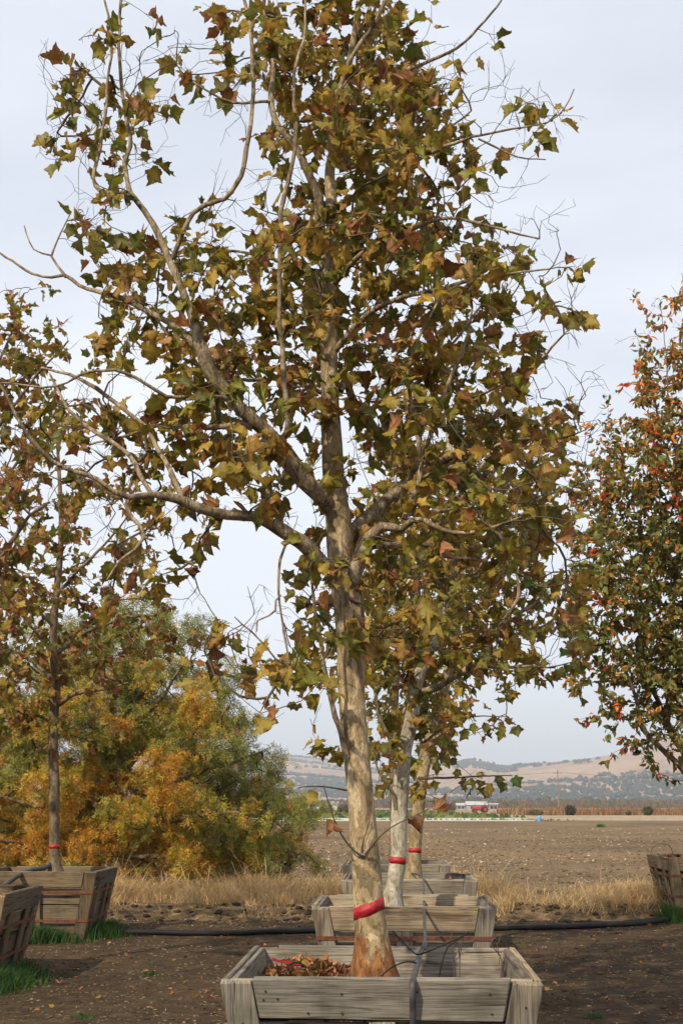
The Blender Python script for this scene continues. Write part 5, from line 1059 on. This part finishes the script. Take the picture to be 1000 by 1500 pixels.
# ---- the golden pinnate-leaved tree on the verge
YW = 25.6
tW = Tree('golden_tree', (*pix(142, 1300, YW)[:2], 0.0), 'broad bushy tree with green, yellow and orange feathery leaves', None, 88, M_DARKTWIG, M_BARKD)
tW.limb([(144, 1305, 26, 0), (143, 1270, 22, 0), (142, 1230, 20, 0), (147, 1195, 17, 0), (158, 1150, 14, 0), (172, 1090, 12, 0), (185, 1030, 9, 0), (200, 960, 6, 0), (208, 905, 3, 0)], YW, 'trunk', M_BARKD, 12, 0.14, True, (0.25, 0.2))
for l in ([(146, 1210, 14, 0), (190, 1180, 13, -.4), (230, 1150, 11, -.7), (270, 1140, 9, -1), (330, 1120, 6, -1.2), (385, 1100, 3, -1.4)], [(142, 1230, 13, 0), (200, 1215, 11, -.6), (260, 1200, 9, -1), (330, 1190, 7, -1.2), (410, 1200, 3, -1.3)], [(146, 1200, 13, 0), (110, 1150, 11, .3), (70, 1090, 9, .5), (30, 1040, 6, .6), (-10, 990, 3, .7)],
          [(150, 1180, 12, 0), (200, 1110, 10, .7), (250, 1050, 8, 1.1), (300, 1000, 5, 1.3)], [(143, 1240, 11, 0), (90, 1210, 9, -.7), (40, 1180, 7, -1.2), (-20, 1160, 4, -1.5)], [(165, 1110, 9, 0), (120, 1040, 7, -.5), (100, 980, 5, -.8), (90, 930, 3, -1)], [(175, 1080, 9, 0), (230, 1030, 7, -.7), (270, 970, 4, -1)], [(142, 1250, 9, 0), (210, 1255, 8, -1), (290, 1255, 5, -1.6)],
          [(172, 1085, 7, 0), (190, 1020, 5, .8), (150, 960, 3, 1.2)]):
    tW.limb(l, YW, 'limb', M_BARKD, 7)
GW = ["0001420000", "2346785000", "5688898400", "7899999720", "8999999951", "8999999940", "8998899995", "8998899996", "8888899973", "4665578720"]
cl = np.array(grid_targets(GW, -50, 858, YW, 2.0, 4.9, 8, tW.r, -0.15)); gw = []       # rounded leaf clumps
for c_ in cl:
    rc = tW.r.uniform(0.24, 0.48)
    for _ in range(int(95 * rc * rc + 6)):
        d_ = tW.r.normal(0, 1, 3); d_ /= np.linalg.norm(d_); d_[2] *= 0.75; gw.append(c_ + d_ * rc * tW.r.uniform(0.65, 1.0))
print('bush clumps', len(cl), len(gw))
tW.grow(gw, 0.0, leafy=False)
def feathery(t):
    r = t.r; Vs, Cs = [], []
    for dirv, Q, D in t.leaves:
        ns = r.integers(8, 13)
        for _ in range(ns):
            o = Q[-1] + r.normal(0, 0.06, 3); ax = unit(dirv * 0.6 + r.normal(0, 0.7, 3) + np.array((0, 0, -0.25))); L = r.uniform(0.10, 0.20); m = int(L / 0.027)
            sd = unit(np.cross(ax, r.normal(0, 1, 3))); nm = np.cross(ax, sd)
            x, y, d = proj(o); g = 0.5 + 1.25 * (fbm(o[0] * 2.0, o[1] * 2.0, o[2] * 2.0, 151, 3) - 0.5)
            warm = g + 0.16 * np.clip((y - 1060) / 200, -0.6, 1) - 0.17 * np.clip((x - 280) / 90, -0.25, 1) - 0.05 * (y < 960) + r.normal(0, 0.10) - 0.02
            if warm > 0.67: c = np.array((0.38, 0.205, 0.04))
            elif warm > 0.585: c = np.array((0.38, 0.255, 0.035))
            elif warm > 0.44: c = np.array((0.27, 0.25, 0.045))
            else: c = np.array((0.165, 0.185, 0.055))
            k = np.arange(m); b = o + ax * (k * 0.027)[:, None] + np.array((0, 0, -1.0)) * (k * 0.027)[:, None] ** 2 * 1.2
            for s in (-1, 1):
                tip = b + (sd * s * 0.8 + ax * 0.55 + nm * r.uniform(-0.4, 0.3))[None] * r.uniform(0.045, 0.085, m)[:, None] + r.normal(0, 0.012, (m, 3))
                w = ax * 0.0088; Vs.append(np.stack([b, (b + tip) / 2 - w, tip, (b + tip) / 2 + w], 1)); Cs.append(np.repeat((c * r.uniform(0.7, 1.25, (m, 1)))[:, None], 4, 1))
    V = np.vstack(Vs); C = np.vstack(Cs) * np.array((1.55, 1.48, 1.25)); n = len(V)
    tag(link('crown', mesh_np('crown', (V - t.base).reshape(-1, 3), np.arange(n * 4).reshape(n, 4), M_SMALL, False, C.reshape(-1, 3)), t.root), None, None, None, 'stuff'); print('leaflets', n)
feathery(tW); tW.finish_twigs(0.003, 4)

# ------------------------------------------------------------------ hoses and drip lines
def hose(name, pts, R, mat, label, cat, n=8, step=0.05, flat=1.0, parent=None):
    P = catmull(np.array(pts, float), step); V, Q = tube(P, np.full(len(P), R) * (np.where(P[:, 1] > 8.05, 0.72, 1.0) if flat != 1 else 1.0), n)
    o = link(name, mesh_np(name, V, quads_to_faces(Q), mat, True), parent)
    return tag(o, label, cat) if label else o
g = lambda x, y, z: (x, y, z + yard_h(x, y) * 1.0)
hose('poly_pipe', [g(-9, 17.2, .03), g(-5.5, 17.3, .03), (-2.85, 17.45, .05), g(-1.6, 17.5, .035), g(-.6, 17.75, .035), g(0.6, 17.9, .035), g(1.9, 18.1, .035), g(3.0, 18.35, .035), g(4.0, 18.75, .04), g(4.65, 19.35, .06), g(5.2, 19.45, .04), g(9, 19.3, .03)], 0.033, M_HOSEB, 'nearer of two black irrigation pipes lying across the yard', 'pipe')
hose('poly_pipe', [g(-9, 17.35, .03), g(-5.5, 17.42, .03), (-2.85, 17.56, .05), g(-1.6, 17.63, .035), g(-.6, 17.86, .035), g(0.6, 18.02, .035), g(1.9, 18.24, .035), g(3.0, 18.5, .035), g(4.0, 18.86, .06), g(4.6, 19.5, .05), g(5.2, 19.6, .04), g(9, 19.45, .03)], 0.026, M_HOSEB, 'farther and thinner of two black irrigation pipes across the yard', 'pipe')
A = lambda px, py, Y: pix(px, py, Y)
hose('drip_hose', [A(600, 1279, 15.9), A(612, 1281, 15.4), A(619, 1285, 15.05), A(620, 1300, 13.6), A(620.5, 1319, 12.6), A(621, 1331, 11.1), A(621.5, 1352, 9.7), A(622, 1383, 7.98), A(616, 1394, 7.72), A(611, 1412, 7.2), A(606, 1431, 6.58), A(604, 1439, 6.51), A(604, 1447, 6.50), A(604, 1470, 6.52), A(605, 1520, 6.57), A(607, 1600, 6.63), A(608, 1680, 6.66)], 0.0150, M_HOSEG, 'grey drip hose lying over the rims of the middle row boxes', 'hose', 10, 0.04, 0)
hose('drip_hose', [A(-12, 1303, 16.5), A(6, 1297, 16.6), A(25, 1284, 16.8), A(45, 1275, 17.2), A(66, 1271, 17.45), A(74, 1266, 17.6)], 0.03, M_HOSEG, 'grey drip hose hanging over the rim of the complete left box', 'hose', 10, 0.04)
SP = 'thin black drip tubes in the nearest box'
hose('drip_tube', [A(418, 1440, 7.0), A(420, 1424, 7.0), A(424, 1413, 7.02), A(436, 1410, 7.05), A(452, 1419, 7.05), A(468, 1438, 7.0)], 0.004, M_HOSEB, 'thin black drip tube looping over the leaf litter', 'drip tube', 6, 0.02)['group'] = SP
hose('drip_tube', [A(575, 1364, 7.7), A(590, 1380, 7.6), A(602, 1392, 7.5), A(613, 1398, 7.4), A(640, 1388, 7.35), A(665, 1377, 7.35), A(682, 1369, 7.35)], 0.0042, M_HOSEB, 'thin black drip tube rising to the right past the grey hose', 'drip tube', 6, 0.02)['group'] = SP
hose('drip_tube', [A(558, 1430, 6.95), A(572, 1418, 6.95), A(590, 1410, 7.0), A(602, 1409, 7.05), A(610, 1411, 7.1)], 0.004, M_HOSEB, 'thin black drip tube from the root flare to the grey hose', 'drip tube', 6, 0.02)['group'] = SP
d4 = empty('drip_stake', pix(643, 1434, 7.35)); tag(d4, 'thin black drip tube with a green emitter tip', 'drip tube', SP); b4 = np.array(d4.location)
hose('tube', [A(643, 1432, 7.35) - b4, A(646, 1415, 7.35) - b4, A(654, 1390, 7.35) - b4, A(668, 1378, 7.35) - b4, A(686, 1366, 7.35) - b4], 0.004, M_HOSEB, None, None, 6, 0.02, 1, d4)
bm = bmesh.new(); cyl_bm(bm, 0.006, 0.02, 'Z', 8, (0, 0, -0.002)); bm_obj('emitter', bm, M_GREENP, d4)
def dry_stem(px, py, Y, h, label, seed):
    r = np.random.default_rng(seed); b = pix(px, py, Y); o = empty('dry_stem', b); tag(o, label, 'dead weed', 'dead weeds in the nearest box')
    P = np.array([(0, 0, -.05), (r.normal(0, .006), 0, h * .4), (r.normal(0, .015), 0, h * .75), (r.normal(0, .02), 0, h)]); V, Q = tube(catmull(P, .02), np.linspace(.0045, .0015, len(catmull(P, .02))), 5); link('stem', mesh_np('stem', V, quads_to_faces(Q), M_TWIG), o)
    for i in range(5):
        z = h * r.uniform(.25, .8); d = np.array((r.normal(0, .6), r.normal(0, .3), .7)) * h * .35; c = np.array((0, 0, z))
        V, Q = tube([c, c + d * .5 + (0, 0, .01), c + d], [.0022, .0018, .001], 4); link('twig', mesh_np('twig', V, quads_to_faces(Q), M_TWIG), o)
dry_stem(673, 1432, 7.4, 0.22, 'taller dead weed stem beside the grey drip hose', 1); dry_stem(664, 1430, 7.6, 0.24, 'slim dead weed stem behind the green emitter', 2); dry_stem(731, 1432, 7.2, 0.22, 'pale dead weed stem in the right corner of the nearest box', 3)
hose('wire_hoop', [A(952, 1250, 20.2), A(956, 1241, 20.2), A(968, 1236, 20.2), A(980, 1239, 20.2), A(985, 1252, 20.2)], 0.0035, M_HOSEB, 'thin dark hoop standing over the right hand box', 'hoop', 6, 0.03)

# ------------------------------------------------------------------ litter, fallen leaves, weeds
def litter(X, Y, rz, soil, xr, yr, n, hump, label, cols, size, seed):
    r = np.random.default_rng(seed); Vs, Fs, Cs, o = [], [], [], 0
    R2 = np.array(((math.cos(rz), -math.sin(rz)), (math.sin(rz), math.cos(rz))))
    for _ in range(n):
        x, y = r.uniform(*xr), r.uniform(*yr); kd = cols[r.integers(len(cols))]; v = KIDX[kd][r.integers(len(KIDX[kd]))]
        z = soil + hump(x, y) + r.uniform(0, 0.035); xx, yy = R2 @ np.array((x, y)) + np.array((X, Y)); sz = r.uniform(*size)
        t = unit(np.array((r.normal(), r.normal(), r.normal(0, .55)))); nn = r.normal(0, .7, 3) + np.array((0, 0, 1.0)); nn = unit(nn - t * np.dot(nn, t)); M3 = np.column_stack([np.cross(t, nn) * sz, t * sz, nn * sz * 0.75])
        _, V, Fa, C = VARS[v]; V = V[:-4].copy(); V[:, 1] -= 0.95; Fa = Fa[:-2]; V = V @ M3.T + np.array((xx, yy, z)); Vs.append(V); Fs.append(Fa + o); o += len(V)
        Cs.append(C[:-4] * r.uniform(0.55, 1.25) * np.array((0.72, 0.75, 0.85)))
    tag(link('leaf_litter', mesh_np('leaf_litter', np.vstack(Vs), np.vstack(Fs), M_DRY, True, np.vstack(Cs))), label, None, None, 'stuff')
litter(*BX[1], RZ, 0.61, (-0.62, -0.06), (-0.6, 0.62), 900, lambda x, y: 0.13 * math.exp(-((x + .40) / .30) ** 2 - ((y - 0.2) / .55) ** 2), 'heap of brown dead leaves in the left half of the nearest box', ('brown', 'brown', 'rust', 'ochre'), (0.035, 0.075), 5)
litter(*BX[1], RZ, 0.595, (0.0, 0.62), (-0.6, 0.6), 90, lambda x, y: 0, 'few dead leaves in the right half of the nearest box', ('brown', 'rust'), (0.02, 0.05), 6)
litter(*BX[3], RZ, 0.62, (0.1, 0.6), (-0.6, 0.6), 120, lambda x, y: 0.07, 'dead leaves in the third box of the middle row', ('brown', 'rust'), (0.05, 0.1), 7)
litter(*BX['B'], 0, 0.66, (-0.6, 0.62), (-0.6, 0.6), 260, lambda x, y: 0.03, 'dead leaves filling the cut off left box', ('brown', 'rust', 'brown'), (0.04, 0.08), 8)
litter(*BX['C'], 0, 0.79, (-0.62, 0.62), (-0.6, 0.6), 260, lambda x, y: 0.03, 'red and brown dead leaves in the right hand box', ('brown', 'rust', 'rust'), (0.05, 0.1), 9)
bm = bmesh.new(); rib = [pix(398, 1405, 7.45), pix(410, 1410, 7.4), pix(425, 1410, 7.35), pix(442, 1414, 7.3)]; vs = []
for i, p in enumerate(rib): vs.append((bm.verts.new(p + (0, -.008, .012)), bm.verts.new(p + (0, -.03, -.004 + .006 * (i % 2)))))
for a, b in zip(vs, vs[1:]): bm.faces.new((a[0], b[0], b[1], a[1]))
bmesh.ops.solidify(bm, geom=bm.faces[:], thickness=0.002)
tag(bm_obj('tape_scrap', bm, M_TAPE), 'crumpled scrap of red tape lying on the leaf litter', 'tape scrap')
def ground_leaves():
    r = np.random.default_rng(17); spots = [(191, 1402), (186, 1453), (245, 1394), (300, 1453), (142, 1462), (253, 1447), (193, 1413), (300, 1469), (329, 1376), (180, 1390), (56, 1478), (275, 1498), (720, 1357), (832, 1356), (745, 1362), (945, 1357), (955, 1361), (880, 1378), (812, 1361), (772, 1380), (940, 1372), (975, 1385), (905, 1366), (835, 1405), (870, 1425), (920, 1440), (985, 1420), (815, 1440), (895, 1402), (120, 1420), (220, 1480), (90, 1440)]
    for i, (px, py) in enumerate(spots):
        a = math.atan((py - 750) / F) - TH; Y = CAMZ / math.tan(a); p = pix(px, py, Y); right = px > 500; kd = 'rust' if right and i % 3 else 'brown'
        if i % 5 == 4: kd = 'ochre'
        v = KIDX[kd][r.integers(len(KIDX[kd]))]; o = link('fallen_leaf', LEAF_ME[v]); o.location = (p[0], p[1], float(yard_h(p[0], p[1])) + 0.012)
        o.rotation_euler = (r.normal(0, .25), r.normal(0, .25), r.uniform(0, 6.3)); s = r.uniform(.05, .085); o.scale = (s, s, s * 0.6)
        tag(o, '%s dead leaf lying on the dark soil %s' % ({'rust': 'rusty red', 'brown': 'curled tan', 'ochre': 'flat ochre'}[kd], 'right of the middle boxes' if right else 'left of the nearest box'), 'leaf', 'fallen leaves on the yard')
ground_leaves()
def leaf_bits():
    r = np.random.default_rng(23); Vs, Fs, Cs, o = [], [], [], 0
    for _ in range(260):
        y = r.uniform(10.2, 20.2); x = r.uniform(-1, 1) * (0.6 + y * 0.27); kd = ('brown', 'rust', 'ochre', 'brown')[r.integers(4)]; _, V, Fa, C = VARS[KIDX[kd][r.integers(len(KIDX[kd]))]]
        a = r.uniform(0, 6.3); sz = r.uniform(0.018, 0.05); M3 = np.array(Euler((r.normal(0, .3), r.normal(0, .3), a)).to_matrix()) * sz; V = V * np.array((1, 1, .6)) - np.array((0, .9, 0))
        Vs.append(V @ M3.T + np.array((x, y, float(yard_h(x, y)) + 0.01))); Fs.append(Fa + o); Cs.append(C * r.uniform(.5, 1)); o += len(V)
    tag(link('leaf_bits', mesh_np('leaf_bits', np.vstack(Vs), np.vstack(Fs), M_DRY, True, np.vstack(Cs))), 'broken bits of dead leaves scattered over the yard', None, None, 'stuff')
leaf_bits()
def tuft(name, cx, cy, sx, sy, n, h, label):
    x, y = cx + rng.normal(0, sx, n), cy + rng.normal(0, sy, n); hh = rng.uniform(0.4, 1, n) * h * np.exp(-((x - cx) / (2.2 * sx)) ** 2)
    base = np.stack([x, y, np.zeros(n) - 0.01], -1); c = np.array((0.045, 0.10, 0.022))[None] * rng.uniform(0.5, 1.5, (n, 1))
    blades(name, base, hh, rng.uniform(0.003, 0.006, n), rng.uniform(0.3, 1.1, n), c, M_GRASS, label)
tuft('grass_tuft', -3.72, 16.75, 0.30, 0.16, 1500, 0.30, 'green grass in front of the complete left box')
tuft('grass_tuft', -2.98, 17.5, 0.16, 0.26, 1300, 0.30, 'green grass at the right foot of the complete left box')
tuft('grass_tuft', -3.10, 12.8, 0.17, 0.40, 2400, 0.26, 'green grass at the foot of the cut off left box')
tuft('grass_tuft', 4.63, 19.45, 0.10, 0.14, 900, 0.40, 'green grass at the foot of the right hand box')
tuft('grass_tuft', -2.0, 10.85, 0.06, 0.05, 120, 0.07, 'small green weed on the yard at the bottom left')
tuft('grass_tuft', 1.95, 10.9, 0.05, 0.05, 110, 0.06, 'small green weed on the yard at the bottom right')
tuft('grass_tuft', -1.85, 13.6, 0.05, 0.05, 90, 0.06, 'small green weed between the left boxes and the nearest box')

# ------------------------------------------------------------------ haze
bm = bmesh.new(); box_bm(bm, -9500, 9500, -9500, 12500, -6, 420)
hm = bpy.data.materials.new('haze'); hm.use_nodes = True; nt = hm.node_tree; nt.nodes.clear()
ho = nt.nodes.new('ShaderNodeOutputMaterial'); pv = nt.nodes.new('ShaderNodeVolumePrincipled')
pv.inputs['Color'].default_value = (0.80, 0.88, 1.0, 1); pv.inputs['Density'].default_value = 0.00019; pv.inputs['Anisotropy'].default_value = 0.0
nt.links.new(pv.outputs[0], ho.inputs['Volume'])
tag(bm_obj('haze', bm, hm), 'pale blue haze over the valley', None, None, 'stuff')
